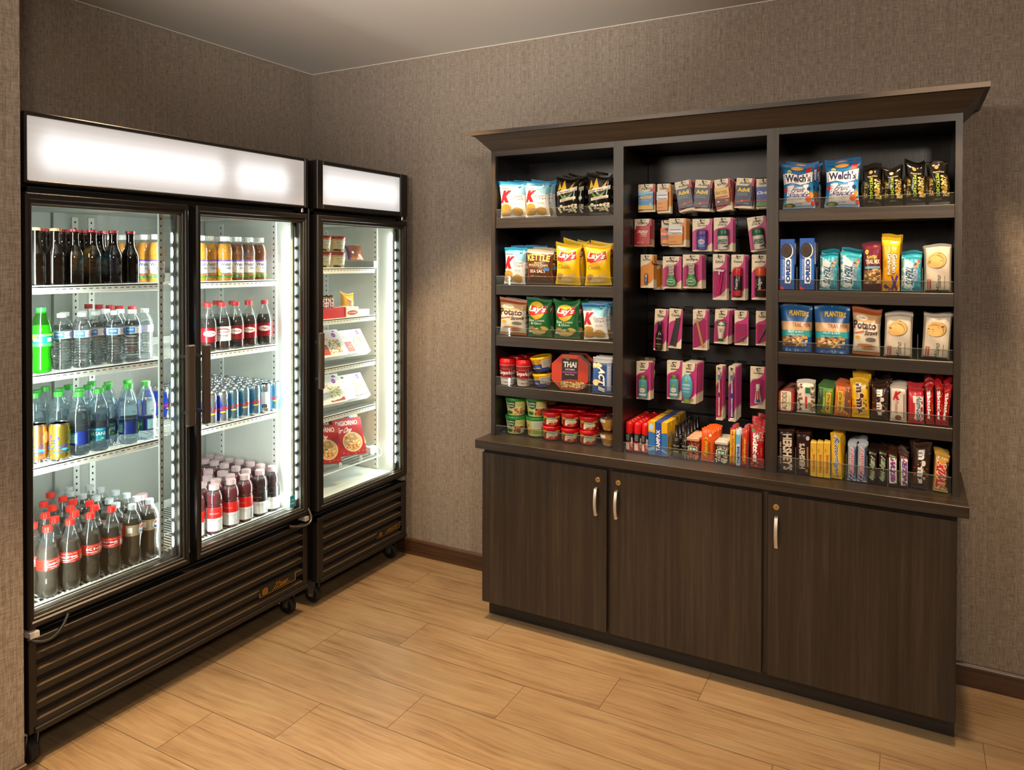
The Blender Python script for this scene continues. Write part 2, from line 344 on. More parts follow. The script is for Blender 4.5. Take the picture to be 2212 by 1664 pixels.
def cooler(name, lab, cat, xf, y0, y1, doors, shelves, sign, zt=1.997):
    r = empty(name, ((.04+xf)/2, (y0+y1)/2, 0), 0, lab, cat); B = lambda mb, n, p=None, **k: mb.build(n, p or r, world=True, **k)
    xb = xf-.052
    m = MB(); t = .035
    m.box(.04, xb, y0, y0+t, .405, zt-.005, CB, .003).box(.04, xb, y1-t, y1, .405, zt-.005, CB, .003)
    m.box(.04, xb, y0, y1, zt-.03, zt-.004, CB, .003).box(.04, .055, y0+.01, y1-.01, .11, zt-.01, CB)
    m.box(.06, xb, y0+.01, y1-.01, .405, .437, CB).box(.06, xb, y0+.01, y1-.01, 1.752, 1.772, CBD)
    m.box(.04, xb-.01, y0+.003, y0+.02, .115, .41, CBD).box(.04, xb-.01, y1-.02, y1-.003, .115, .41, CBD).box(.04, xb-.01, y0+.01, y1-.01, .113, .125, CBD)
    B(m, 'cabinet')
    # inner liner
    m = MB(); yi0, yi1 = y0+t+.002, y1-t-.002
    m.box(.07, .085, yi0, yi1, .44, 1.75, LIN2 if len(doors) > 1 else LIN).box(.085, xb-.004, yi0, yi0+.012, .44, 1.75, LIN).box(.085, xb-.004, yi1-.012, yi1, .44, 1.75, LIN)
    m.box(.085, xb-.004, yi0, yi1, .44, .452, LIN if len(doors) == 1 else CBI).box(.085, xb-.004, yi0, yi1, 1.735, 1.75, LIN2)
    if len(doors) > 1: m.box(.085, .10, -1.50, -1.33, .452, 1.735, LIN2)
    B(m, 'liner')
    for px_, py_, side in ((.20, yi0+.012, 1), (.52, yi0+.012, 1), (.20, yi1-.012, -1), (.54, yi1-.012, -1)) + (((.1, -1.42, 9), (.1, -1.355, 9), (.086, -.86, 9)) if len(doors) > 1 else ()):
        m = MB()
        if side == 9:
            m.box(px_, px_+.006, py_-.012, py_+.012, .46, 1.72, LIN)
            for k in range(48): m.box(px_+.0062, px_+.0066, py_-.003, py_+.003, .475+k*.026, .483+k*.026, HOLE)
        else:
            m.box(px_-.012, px_+.012, py_, py_+side*.006, .46, 1.72, WSH)
            for k in range(48): m.box(px_-.003, px_+.003, py_+side*.0062, py_+side*.0066, .475+k*.026, .483+k*.026, HOLE)
        B(m, 'shelf_standard')
    # sign box
    m = MB(); f = .018; zs0 = 1.781; ya, yb_ = sign[0], sign[1]
    fr = [(y0, y1, zt-.016, zt), (y0, y1, zs0-.002, sign[2])]; m.box(xb-.06, xf, y0, ya, zs0, zt, CB, .003).box(xb-.06, xf, yb_, y1, zs0, zt, CB, .003)
    m.box(xb-.06, xf, ya-.001, yb_+.001, sign[3], zt, CB, .003).box(xb-.06, xf, ya-.001, yb_+.001, zs0, sign[2], CB, .003)
    sb = B(m, 'sign_frame')
    m = MB(); m.box(xf-.02, xf-.008, ya, yb_, sign[2], sign[3], sign_mat('backlit_sign_panel', ya-(y0+y1)/2, yb_-(y0+y1)/2, sign[2], sign[3], [(a-(y0+y1)/2, b-(y0+y1)/2) for a, b in sign[4]], sign[5]))
    B(m, 'sign_panel', sb)
    # doors
    for (a, b, ra, rb, hy) in doors:
        z0, z1, rt_, rbm = .433, 1.755, .036, .031
        m = MB()
        def rail(p): m.prism(*p)
        W_ = [(z0, z1)]
        xs = [(xf-.048, 0), (xf-.006, 0), (xf, .006)]
        # mitred frame: loops of nested rectangles
        loops = [(xf-.048, 0, 0, 0, 0), (xf-.005, 0, 0, 0, 0), (xf, .005, .005, .005, .005), (xf, ra*.5, rb*.5, rbm*.55, rt_*.55), (xf-.005, ra*.62, rb*.6, rbm*.68, rt_*.65), (xf-.005, ra-.003, rb-.003, rbm-.003, rt_-.003), (xf-.008, ra, rb, rbm, rt_), (xf-.027, ra, rb, rbm, rt_), (xf-.048, ra, rb, rbm, rt_)]
        V = []
        for (x, la, lb, lc, ld) in loops: V += [(x, a+la, z0+lc), (x, b-lb, z0+lc), (x, b-lb, z1-ld), (x, a+la, z1-ld)]
        F = []; MM = []
        for i in range(len(loops)-1):
            for k in range(4): F.append((i*4+k, i*4+(k+1) % 4, (i+1)*4+(k+1) % 4, (i+1)*4+k)); MM.append(CB if i != 5 else CBI)
        i = len(loops)-1
        for k in range(4): F.append((i*4+k, i*4+(k+1) % 4, (k+1) % 4, k)); MM.append(CBD)
        m.add(V, F, MM, False)
        d = B(m, 'door')
        ga, gb, gz0, gz1 = a+ra, b-rb, z0+rbm, z1-rt_
        B(MB().box(xf-.030, xf-.027, ga, gb, gz0, gz1, GLASS), 'glass_pane', d)
        m = MB()
        for q in ((ga, ga+.004, gz0, gz1), (gb-.004, gb, gz0, gz1), (ga, gb, gz0, gz0+.004), (ga, gb, gz1-.004, gz1)): m.box(xf-.0268, xf-.021, *q, CBT)
        B(m, 'glass_trim', d)
        m = MB(); zc0, zc1, hx0, hx1, hya, hyb = hy
        m.box(hx0, hx1, hya, hyb, zc0, zc1, mat('#4a4037', .3, .3), .004)
        for zz in (zc0+.045, zc1-.045): m.box(xf-.002, hx0+.002, (hya+hyb)/2-.005, (hya+hyb)/2+.005, zz-.005, zz+.005, CBD)
        B(m, 'handle', d)
        # led strips behind the frame
        for yy in ([b-.040] if len(doors) == 1 else ([b-.036, a+.016] if a < -1.8 else [b-.029, a+.006])):
            sg = 1 if yy > (a+b)/2 else -1; m = MB()
            for k in range(22): m.lathe([(.0012, 0), (.0034, .008), (.0034, .030), (.0012, .038)], 6, LED, xb+.006, yy, .50+k*.053)
            m.box(xb+.0005, xb+.0035, yy-.0045, yy+.0045, .47, 1.70, mat('#8a8f8c', .4, .2))
            B(m, 'led_strip')
            lamp('AREA', 'led_area_fill', (xb-.002 if not (a < -1.8 and sg > 0) else .588, yy-sg*.002 if (a < -1.8 and sg > 0) or (a > -1.4 and sg < 0) else (yi1-.017 if sg > 0 else yi0+.017), 1.09), COOLW*((1.0 if sg > 0 else 1.15) if a < -1.8 else 1.0 if len(doors) > 1 else 1.05), (.93, 1, .96), .014, (xb-.5, yy-sg*.62, 1.09), sy=1.2)  # unseen area light added with each LED strip to brighten the interior
    if len(doors) > 1:
        B(MB().box(xb-.055, xb, -1.352, -1.318, .45, 1.75, mat('#4c4f4f', .3, .5), .002), 'mullion')
        m = MB().box(.6015, .610, -1.414, -1.398, .46, 1.72, mat('#b4b5b0', .5))
        for k in range(48): m.box(.610, .6106, -1.4085, -1.4035, .475+k*.026, .483+k*.026, HOLE)
        B(m, 'shelf_standard')
    # shelves
    for (ya2, yb2, z, xs_) in shelves:
        m = MB(); m.box(xs_-.003, xs_, ya2, yb2, z-.024, z+.004, WSH, .001).box(xs_-.02, xs_, ya2, yb2, z-.004, z, WSH)
        n = int((yb2-ya2)/.022)
        for k in range(n): m.box(xs_, xs_+.0005, ya2+.008+k*.022, ya2+.020+k*.022, z-.0115, z-.0085, mat('#6d6d6a', .5))
        sh = B(m, 'shelf'); m = MB()
        n = int((yb2-ya2)/.018)
        if -1.31 < ya2 < -1.29: ya2 = -1.372; n = int((yb2-ya2)/.018)
        for k in range(n+1): m.box(.12, xs_-.003 if ya2 > -1.36 or k > 3 else .57, ya2+k*.018, ya2+.0035+k*.018, z-.0035, z, WSH)
        for k in range(4): m.box(.12+k*.14, .124+k*.14, ya2, yb2, z-.008, z-.0035, WSH)
        m.box(.118, .124, ya2, yb2, z-.008, z+.03, WSH)
        B(m, 'wire_deck', sh)
    # louvred grille
    m = MB(); g0, g1 = .112, .402; fy = .028 if len(doors) > 1 else .042
    m.box(xf-.045, xf-.006, y0+.004, y0+fy, g0, g1, CB, .002).box(xf-.045, xf-.006, y1-fy, y1-.004, g0, g1, CB, .002)
    m.box(xf-.045, xf-.004, y0+.004, y1-.004, g1-.020, g1, CB, .002).box(xf-.05, xf, y0+.02, y1-.004, g0-.002, g0+.016, CB, .002)
    m.box(xf-.055, xf-.045, y0+.01, y1-.01, g0, g1, CBD)
    n = 5; p = (g1-.02-g0-.016)/n
    for k in range(n):
        z = g0+.016+k*p
        if len(doors) > 1: m.prism([(xf-.044, z+p*.52), (xf-.014, z+p*.30), (xf-.012, z+p*.02), (xf-.018, z+.0), (xf-.044, z)], 'y', y0+fy, y1-fy, CB) if False else None
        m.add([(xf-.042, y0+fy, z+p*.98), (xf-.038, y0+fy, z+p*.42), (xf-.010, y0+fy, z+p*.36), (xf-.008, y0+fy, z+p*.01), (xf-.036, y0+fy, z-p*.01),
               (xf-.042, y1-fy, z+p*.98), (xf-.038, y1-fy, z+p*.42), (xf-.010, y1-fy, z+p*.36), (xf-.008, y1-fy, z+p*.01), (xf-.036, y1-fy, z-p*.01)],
              [(0, 1, 6, 5), (1, 2, 7, 6), (2, 3, 8, 7), (3, 4, 9, 8)], [mat('#1c1a1a', .5), mat('#5c4c3b', .4), mat('#1b1713', .4), CBD], False)  # tan ledges, dark recesses and lips: overhead light put into the colours
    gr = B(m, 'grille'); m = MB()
    for yy in (y0+.015, y1-.015):
        for zz in (.16, .33): m.lathe([(.004, 0), (.004, .0), (.003, .0015), (0, .002)], 8, CHR, 0, 0, 0)
    return r, gr, B
def caster(r, B, x, y, ang=0):
    m = MB(); c, s_ = math.cos(ang), math.sin(ang)
    m.box(x-.03, x+.03, y-.03, y+.03, .104, .112, STEEL)
    for q in (-.017, .017): m.prism([(x-.026, .105), (x+.026, .105), (x+.012, .030), (x-.012, .030)], 'y', y+q-.0012, y+q+.0012, STEEL)
    m.tube([(x, y-.021, .040), (x, y+.021, .040)], .007, CHR, 8)
    f = B(m, 'caster'); m = MB(); n = 20; V = []; F = []
    prof = [(.012, -.014), (.034, -.014), (.038, -.010), (.038, .010), (.034, .014), (.012, .014)]
    for (rr_, yy) in prof: V += [(x+rr_*math.cos(2*PI*k/n), y+yy, .040+rr_*math.sin(2*PI*k/n)) for k in range(n)]
    for i in range(len(prof)-1): F += [(i*n+k, i*n+(k+1) % n, (i+1)*n+(k+1) % n, (i+1)*n+k) for k in range(n)]
    m.add(V, F, RUB); B(m, 'wheel', f)
SA = .600
za = [1.4655, 1.186, .8945, .459]
A, AG, AB = cooler('drinks_cooler', 'wide black two-door drinks cooler with backlit white sign, against the left wall', 'cooler', .694, -1.9155, -.747,
    [(-1.913, -1.352, .020, .024, (.955, 1.247, .735, .757, -1.405, -1.373)), (-1.318, -.749, .022, .024, (.951, 1.242, .735, .757, -1.335, -1.307))],
    [(-1.872, -1.398, z, SA) for z in za]+[(-1.30, -.838 if z > .6 else -.80, z, SA) for z in za],
    (-1.907, -.767, 1.791, 1.984, [(-1.87, -1.19), (-1.13, -.86)], '#d2c8c0'))
Fz, FG, FB = cooler('freezer', 'narrow black single-door upright freezer between the wide cooler and the back wall', 'freezer', .7103, -.7104, -.0504,
    [(-.708, -.0525, .042, .030, (.985, 1.235, .735, .752, -.735, -.707))],
    [(-.64, -.197, z, .615) for z in (1.514, 1.273, 1.045, .818)],
    (-.672, -.108, 1.803, 1.979, [(-.66, -.12)], '#dcd8d4'))
for x, y in ((.635, -1.885), (.62, -.80), (.12, -1.87), (.12, -.80)): caster(A, AB, x, y)
for x, y in ((.64, -.665), (.64, -.105), (.12, -.66), (.12, -.10)): caster(Fz, FB, x, y)
# hinges, hoses and door wiring
AB(MB().lathe([(.008, 0), (.008, .016)], 10, CHR, .680, -.772, 1.762), 'hinge'); FB(MB().lathe([(.008, 0), (.008, .016)], 10, CHR, .695, -.078, 1.762), 'hinge')
FB(MB().box(.65, .70, -.085, -.06, .408, .428, mat('#8f8a80', .4)), 'hinge'); AB(MB().box(.655, .70, -1.912, -1.885, .408, .425, mat('#b9b4ac', .4)), 'hinge')
AB(MB().box(.655, .70, -.775, -.752, .410, .428, mat('#a9a49c', .4)), 'hinge')
def arc(p0, p1, p2, n=12): return [Vector(p0)*(1-t)**2+Vector(p1)*2*t*(1-t)+Vector(p2)*t*t for t in [i/n for i in range(n+1)]]
AB(MB().tube(arc((.69, -1.915, .408), (.74, -1.86, .365), (.700, -1.80, .44)), .0045, RUB), 'door_cable')
AB(MB().tube(arc((.69, -.750, .46), (.76, -.750, .38), (.69, -.86, .415)), .0045, mat('#3c352b', .35)), 'door_cable')
# ------------------------------------------------------------------ display hutch, countertop, base cabinet
YU = -.345; XS = [(1.3865, 1.407), (1.957, 1.9985), (2.549, 2.590), (3.138, 3.158)]
ZB = .7802; ZT = 2.035; SZ = [1.738, 1.446, 1.221, 1.002]; BAY = [(1.407, 1.957), (1.9985, 2.549), (2.590, 3.138)]
H = empty('display_hutch', (2.27, -.18, ZB), 0, 'dark wood open display shelving of three bays with sloped crown, on the long countertop', 'shelving')
HB = lambda mb, n, p=None: mb.build(n, p or H, world=True)
WVL = wood('lit_edge_laminate', 'z', '#4d443c', '#675d52', '#7d7266', .45)  # paler laminate, light on the stile edges put into its colour; unused
for a, b in XS: HB(MB().box(a, b, YU, -.004, ZB, ZT, [WI, WI, WV, WI, WV, WV] if False else WI).box(a-.0002, b+.0002, YU-.0006, YU+.02, ZB, ZT-.001, WV if a < 3 and a > 1.5 else WV), 'side_panel')
for k, (a, b) in enumerate(BAY):
    if k == 1: continue
    HB(MB().box(a, b, -.02, -.004, ZB, ZT-.02, WI), 'back_panel')
m = MB(); zz = ZB; m.box(*BAY[1], -.012, -.004, ZB, ZT-.02, HOLE)
for z1 in [.828, .904, .981, 1.057, 1.124, 1.204, 1.279, 1.347, 1.425, 1.505, 1.578, 1.652, 1.742, 1.815, 1.889, 2.013]:
    m.box(BAY[1][0], BAY[1][1], -.030, -.010, zz, z1-.006, mat('#1c181a', .38), .002); zz = z1
HB(m, 'slatwall_panel')
HB(MB().box(XS[0][0]+.003, XS[3][1]-.003, YU+.001, -.004, 2.015, ZT-.001, WI).box(XS[0][1], XS[3][0], YU-.0002, YU+.018, 2.010, ZT-.001, WH), 'top_panel')
shelf_mesh = None
for a, b in (BAY[0], BAY[2]):
    for z in SZ:
        HB(MB().box(a, b, YU+.003, -.02, z-.044, z, WH, .0015), 'shelf')
prof = [(-.002, 2.030), (.000, 2.034), (.056, 2.096), (.0695, 2.097), (.0695, 2.1135), (-.03, 2.1135)]
V = []; F = []
for d, z in prof:
    xa, xb2, yf = XS[0][0]-d, XS[3][1]+d, YU-d; V += [(xa, -.004, z), (xa, yf, z), (xb2, yf, z), (xb2, -.004, z)]
for i in range(len(prof)-1):
    for k in range(3): F.append((i*4+k, i*4+k+1, (i+1)*4+k+1, (i+1)*4+k))
F.append((0, 3, 23, 20)) if False else F.append((20, 21, 22, 23))
F.append((0, 1, 2, 3)); F.append((0, 4, 8, 12, 16, 20, 23, 19, 15, 11, 7, 3))
HB(MB().add(V, F, WH, False), 'crown_moulding')
ct = MB().box(1.3647, 3.180, -.446, -.001, .7425, ZB-.0005, WH, .0012).build('countertop')
tag(ct, 'long dark wood countertop between the display shelving and the cupboards', 'countertop')
G = empty('base_cabinet', (2.27, -.2, 0), 0, 'low dark wood cupboard with three locking doors under the long countertop', 'cabinet')
GB = lambda mb, n, p=None: mb.build(n, p or G, world=True)
GB(MB().box(1.3926, 3.150, -.412, -.001, .078, .742, WV).box(1.3926, 3.150, -.4125, -.40, .727, .742, CBD), 'carcass')
GB(MB().box(1.3935, 3.149, -.370, -.002, 0, .0785, wood('dark_kick_laminate', 'x', '#15110f', '#1f1a16', '#2b241f')), 'plinth')
ALU = mat('#cfcac0', .38, .75)
for (a, b, lx, hx) in ((1.3926, 1.965, 1.928, 1.923), (1.982, 2.554, 2.014, 2.008), (2.574, 3.1485, 2.602, 2.604)):
    d = GB(MB().box(a, b, -.4306, -.4122, .078, .7255, WV, .0012), 'cupboard_door')
    m = MB(); n = 12; V = []; F = []
    for i in range(n+1):
        t = i/n; z = .541+.110*t; y = -.4306-.014-.012*math.sin(PI*t)
        V += [(hx-.0055, y, z), (hx+.0055, y, z), (hx+.0055, y+.004, z), (hx-.0055, y+.004, z)]
    for i in range(n):
        for k in range(4): F.append((i*4+k, i*4+(k+1) % 4, i*4+4+(k+1) % 4, i*4+4+k))
    F += [(0, 1, 2, 3), (n*4, n*4+1, n*4+2, n*4+3)]
    m.add(V, F, ALU); m.box(hx-.0045, hx+.0045, -.446, -.430, .541, .545, ALU).box(hx-.0045, hx+.0045, -.446, -.430, .647, .651, ALU)
    tag(GB(m, 'handle', d), 'curved brushed metal handle')
    m = MB(); n = 20
    for (r0, y0_, r1, y1_) in ((.0, -.4318, .010, -.4318), (.010, -.4318, .0115, -.4335), (.0115, -.4335, .0115, -.4306), (0, -.4345, .006, -.4345), (.006, -.4345, .006, -.431)):
        V = [(lx+r0*math.cos(2*PI*k/n), y0_, .683+r0*math.sin(2*PI*k/n)) for k in range(n)]+[(lx+r1*math.cos(2*PI*k/n), y1_, .683+r1*math.sin(2*PI*k/n)) for k in range(n)]
        m.add(V, [(k, (k+1) % n, n+(k+1) % n, n+k) for k in range(n)], mat('#c9b48a', .22, 1))
    m.box(lx-.001, lx+.001, -.4352, -.434, .680, .686, HOLE)
    tag(GB(m, 'lock', d), 'round brass cylinder lock')
# ------------------------------------------------------------------ printed matter: flat shapes and words laid on curved surfaces
_T = {}
def textgeo(s, bold):
    k = (s, bold)
    if k in _T: return _T[k]
    c = bpy.data.curves.new('words', 'FONT'); c.body = s; c.resolution_u = 2; c.offset = bold
    o = bpy.data.objects.new('words', c); me = o.to_mesh()
    vs = [(v.co.x, v.co.y) for v in me.vertices]; me.calc_loop_triangles(); tr = [tuple(t.vertices) for t in me.loop_triangles]
    o.to_mesh_clear(); bpy.data.objects.remove(o); bpy.data.curves.remove(c)
    x0, x1 = min(v[0] for v in vs), max(v[0] for v in vs); y0, y1 = min(v[1] for v in vs), max(v[1] for v in vs)
    _T[k] = ([((a-x0)/(x1-x0), (b-y0)/(y1-y0)) for a, b in vs], tr); return _T[k]
def ell(cx, cy, rx, ry, n=20, rot=0):
    c, s = math.cos(rot), math.sin(rot); o = []
    for k in range(n):
        a, b = math.cos(2*PI*k/n), math.sin(2*PI*k/n); o.append((cx+rx*(a*c-b*s), cy+ry*(a*s+b*c)))
    return o
def apply(mb, art, fn, W, H, L=.012, step=.00011, off0=.0004, rough=.38):
    k = 0
    def emit(pts, tris, col):
        nonlocal k
        mt = col if not isinstance(col, str) else mat(col, rough); off = off0+step*k; k += 1
        V = []; F = []; idx = {}
        def vid(p):
            q = (round(p[0], 5), round(p[1], 5))
            if q not in idx: idx[q] = len(V); V.append(fn(p[0], p[1], off))
            return idx[q]
        st = [(pts[a], pts[b], pts[c]) for a, b, c in tris]
        while st:
            a, b, c = st.pop()
            e = [(((a[0]-b[0])*W)**2+((a[1]-b[1])*H)**2, 0), (((b[0]-c[0])*W)**2+((b[1]-c[1])*H)**2, 1), (((c[0]-a[0])*W)**2+((c[1]-a[1])*H)**2, 2)]
            d, i = max(e)
            if d > L*L and d > 0:
                if i == 1: a, b, c = b, c, a
                elif i == 2: a, b, c = c, a, b
                m_ = ((a[0]+b[0])/2, (a[1]+b[1])/2); st += [(a, m_, c), (m_, b, c)]
            else:
                f = (vid(a), vid(b), vid(c))
                if len(set(f)) == 3: F.append(f)
        mb.add(V, F, mt, True)
    def poly(pts, col):
        if len(pts) > 2: emit(pts, tessellate_polygon([[Vector((p[0]*W, p[1]*H, 0)) for p in pts]]), col)
    for op in art:
        t, col = op[0], op[1]
        if t == 'r': x0, y0, x1, y1 = op[2:6]; poly([(x0, y0), (x1, y0), (x1, y1), (x0, y1)], col)
        elif t == 'e': cx, cy, rx, ry = op[2:6]; poly(ell(cx, cy, rx, ry, 22, op[6] if len(op) > 6 else 0), col)
        elif t == 'c': cx, cy, r = op[2:5]; poly(ell(cx, cy, r, r*W/H, 24), col)
        elif t == 'p': poly(op[2], col)
        elif t == 'n':                                      # scattered pieces: nuts, popcorn, fruit
            cols, n, x0, y0, x1, y1, r, sd = op[1:9]; R = random.Random(sd); k0 = k
            for q in range(n):
                k = k0+q % 7; x, y = R.uniform(x0, x1), R.uniform(y0, y1); rr_ = r*R.uniform(.7, 1.25)
                poly([(x+(px_-x), y+(py_-y)*W/H) for px_, py_ in ell(x, y, rr_, rr_*R.uniform(.5, .95), 9, R.uniform(0, 3))], cols[q % len(cols)])
        elif t == 't':
            s_, x0, y0, x1, y1 = op[2:7]; kw = op[7] if len(op) > 7 else {}
            rot, bold, sh, out, arch, sl = kw.get('rot', 0), kw.get('b', 0), kw.get('sh', 0), kw.get('out'), kw.get('arch', 0), kw.get('sl', 0)
            for q in ([(out, bold+.05)] if out else [])+[(col, bold)]:
                vs, tr = textgeo(s_, q[1]); P = []; g = .03 if (out and q[0] == out) else 0
                for a, b in vs:
                    a, b = a*(1+2*g)-g, b*(1+2*g)-g
                    b2 = b+arch*(4*a*(1-a))-arch*.5; a2 = a+sh*(b-.5); b2 += sl*(a-.5)
                    if rot == 0: P.append((x0+a2*(x1-x0), y0+b2*(y1-y0)))
                    elif rot == 90: P.append((x0+(1-b2)*(x1-x0), y0+a2*(y1-y0)))
                    else: P.append((x0+b2*(x1-x0), y1-a2*(y1-y0)))
                P = [(min(max(p[0], .005), .995), min(max(p[1], .005), .995)) for p in P]
                emit(P, tr, q[0])
def T(col, s, x0, y0, x1, y1, **k): return ('t', col, s, x0, y0, x1, y1, k)
def bag(w, h, d, zones, art, seed=1, seam=(.05, .06), boxy=0, neck=.10, wr=1.0, back=None, rough=.27, name='bag', foil=0, flat_bottom=0):
    R = random.Random(seed); p1, p2, p3 = R.uniform(0, 6), R.uniform(0, 6), R.uniform(0, 6); amp = .05*d*wr+.0012*wr
    sb, st = seam; e = .45 if not boxy else .16; q = 2.6 if not boxy else 6; tw = R.uniform(-.012, .012)*wr
    def T_(u, v):
        if v <= sb: t = 0; 
        elif v >= 1-st: t = 1
        else: t = (v-sb)/(1-st-sb)
        pr = max(0, math.sin(PI*t))**e if not flat_bottom else (max(0, math.sin(PI*min(1, .35+t*.65)))**.6 if t > 0 else 1)
        if v >= 1-st: pr = 0
        if v < sb and not flat_bottom: pr = 0
        return pr, t
    def P(u, v, side, off=0):
        pr, t = T_(u, v); th = d/2*pr*max(0, 1-abs(u)**q)**(1/2.2)
        ed = (math.exp(-t*6)+math.exp(-(1-t)*6))*(1-abs(u)**4)*pr
        th += amp*ed*math.sin(u*8+p1+side)*.8+amp*.5*pr*(1-abs(u)**4)*math.sin(u*3.1+v*9+p2)*math.sin(v*5.5+p3+side)
        th = max(th, .0005)
        x = w/2*u*(1-neck*pr*(1-.3*abs(2*t-1)))*(1 if boxy else .955+.045*v*v); bend = .006*wr*math.sin(v*3+p2)*(0 if flat_bottom else 1)
        rib = .0006*math.sin(v*h/.0016*PI) if (pr == 0 and not flat_bottom) else 0
        z = h*v+(.004*wr*math.sin(u*2.3+p1)*(v**3))
        return (x+tw*v*h*3, side*(th+off)+bend*(v**2)+rib, z+w*tw*2*u*(v**3)+(0 if boxy or flat_bottom else w*.045*abs(u)**3*v**5*wr))
    def zone(v):
        for a, c in zones:
            if v < a: return mat(c, rough, foil)
        return mat(zones[-1][1], rough, foil)
    mb = MB(); nu, nv = 14, 20; bk = mat(back or zones[0][1], rough, foil)
    vs_ = sorted(set([0, sb, 1-st, 1]+[i/nv for i in range(nv+1)]+[a for a, c in zones if a < 1]))
    for side in (-1, 1):
        V = [P(2*i/nu-1, v, side) for v in vs_ for i in range(nu+1)]; F = []; MM = []
        for j in range(len(vs_)-1):
            for i in range(nu):
                a = j*(nu+1)+i; f = (a, a+1, a+nu+2, a+nu+1); F.append(f if side < 0 else f[::-1]); MM.append(zone((vs_[j]+vs_[j+1])/2) if side < 0 or not back else bk)
        mb.add(V, F, MM, True)
    for sd in (-1, 1):                                      # close the two side edges and ends
        V = [P(sd, v, s2) for v in vs_ for s2 in (-1, 1)]; F = []
        for j in range(len(vs_)-1): f = (2*j, 2*j+1, 2*j+3, 2*j+2); F.append(f if sd < 0 else f[::-1])
        mb.add(V, F, [zone((vs_[j]+vs_[j+1])/2) for j in range(len(vs_)-1)], True)
    for v in (0, 1):
        V = [P(2*i/nu-1, v, s2) for i in range(nu+1) for s2 in (-1, 1)]
        mb.add(V, [(2*i, 2*i+2, 2*i+3, 2*i+1) if v else (2*i, 2*i+1, 2*i+3, 2*i+2) for i in range(nu)], zone(v*.999), True)
    apply(mb, art, lambda a, b, off: P(2*a-1, b, -1, off), w, h, rough=rough+.05)
    o = mb.build(name); o['_d'] = d; return o
def rrect(x0, y0, x1, y1, r, n=4):
    P = []
    for cx, cy, a0 in ((x1-r, y1-r, 0), (x0+r, y1-r, 90), (x0+r, y0+r, 180), (x1-r, y0+r, 270)):
        for k in range(n+1): a = math.radians(a0+90*k/n); P.append((cx+r*math.cos(a), cy+r*math.sin(a)))
    return P
def carton(w, h, d, col, art, name='carton', top=None, side=None, sidec=None, topc=None, rough=.35):
    mb = MB(); mb.box(-w/2, w/2, -d/2, d/2, 0, h, mat(col, rough), .0012)
    apply(mb, art, lambda a, b, off: ((a-.5)*w, -d/2-off, b*h), w, h, L=9)
    if topc: mb.box(-w/2+.0008, w/2-.0008, -d/2+.0008, d/2-.0008, h, h+.0003, mat(topc, rough))
    if top: apply(mb, top, lambda a, b, off: ((a-.5)*w, (b-.5)*d, h+.0003+off), w, d, L=9)
    if sidec: mb.box(w/2, w/2+.0003, -d/2+.0008, d/2-.0008, .0008, h-.0008, mat(sidec, rough))
    if side: apply(mb, side, lambda a, b, off: (w/2+.0003+off, (a-.5)*d, b*h), d, h, L=9)
    o = mb.build(name); o['_d'] = d; return o
def cyl_map(R, z0, z1, span=PI, taper=None):
    def f(a, b, off):
        r = (R if taper is None else R+(taper-R)*b)+off; t = (a-.5)*span
        return (r*math.sin(t), -r*math.cos(t), z0+b*(z1-z0))
    return f
def cup(w, h, body, lid, art, name='cup', lidh=.012, taper=.86, lidr=1.05, clear=False, rim=None, dome=0):
    R = w/2/lidr; rb = R*taper; hb = h-lidh; mb = MB()
    mb.lathe([(rb*.92, 0), (rb, .002), (rb+(R-rb)*.97, hb*.985), (R, hb)], 30, body if not isinstance(body, str) else mat(body, .35))
    if art: apply(mb, art, cyl_map(rb+.0002, .003, hb*.985, PI, R), R*PI, hb, L=.010)
    o = mb.build(name); o['_d'] = w
    q = MB(); rl = w/2; l = lid if not isinstance(lid, str) else mat(lid, .3)
    q.lathe([(rl*.98, hb-.002), (rl, hb), (rl, h-.0025), (rl*.97, h-.0005), (rl*.93, h), (rl*.90, h-.002+dome), (0, h-.002+dome)], 30, l); q.build('lid', o)
    return o
# ------------------------------------------------------------------ bottles and cans
def bottle(name, shell, prof, drink, fill, cap, label=None, n=28):
    mb = MB().lathe(prof, n, shell); o = mb.build(name); o['_d'] = 2*max(p[0] for p in prof)
    if drink:
        pr = [(0, .002)]
        for i, (r, z) in enumerate(prof):
            if z <= fill and r > .001: pr.append((r-.0007, max(z, .002)))
            elif z > fill:
                r0, z0 = prof[i-1]; pr.append((r0+(r-r0)*(fill-z0)/(z-z0)-.0007, fill)); break
        pr.append((0, fill)); MB().lathe(pr, n, drink).build('drink', o)
    cr, z0, z1, cm = cap
    MB().lathe([(cr, z0), (cr, z1-.001), (cr-.001, z1), (0, z1)], 36, cm, rib=-.05 if cr < .02 else -.02).build('cap', o)
    if label:
        R, a, b, base, art = label; q = MB().lathe([(R, a), (R, b)], 30, mat(base, .3)); q.f = q.f[:-2]; q.mi = q.mi[:-2]; q.sm = q.sm[:-2]
        apply(q, art, cyl_map(R, a, b, PI*1.1), R*PI*1.1, b-a, L=.008); q.build('label', o)
    return o
def sc(prof, h0, h): return [(r, z*h/h0) for r, z in prof]
COKEP = [(0, .004), (.018, 0), (.027, .004), (.031, .016), (.0305, .035), (.0275, .060), (.0275, .072), (.0315, .088), (.0325, .094), (.0325, .128), (.031, .140), (.0255, .163), (.0185, .184), (.0135, .199), (.0118, .206), (.0112, .212)]
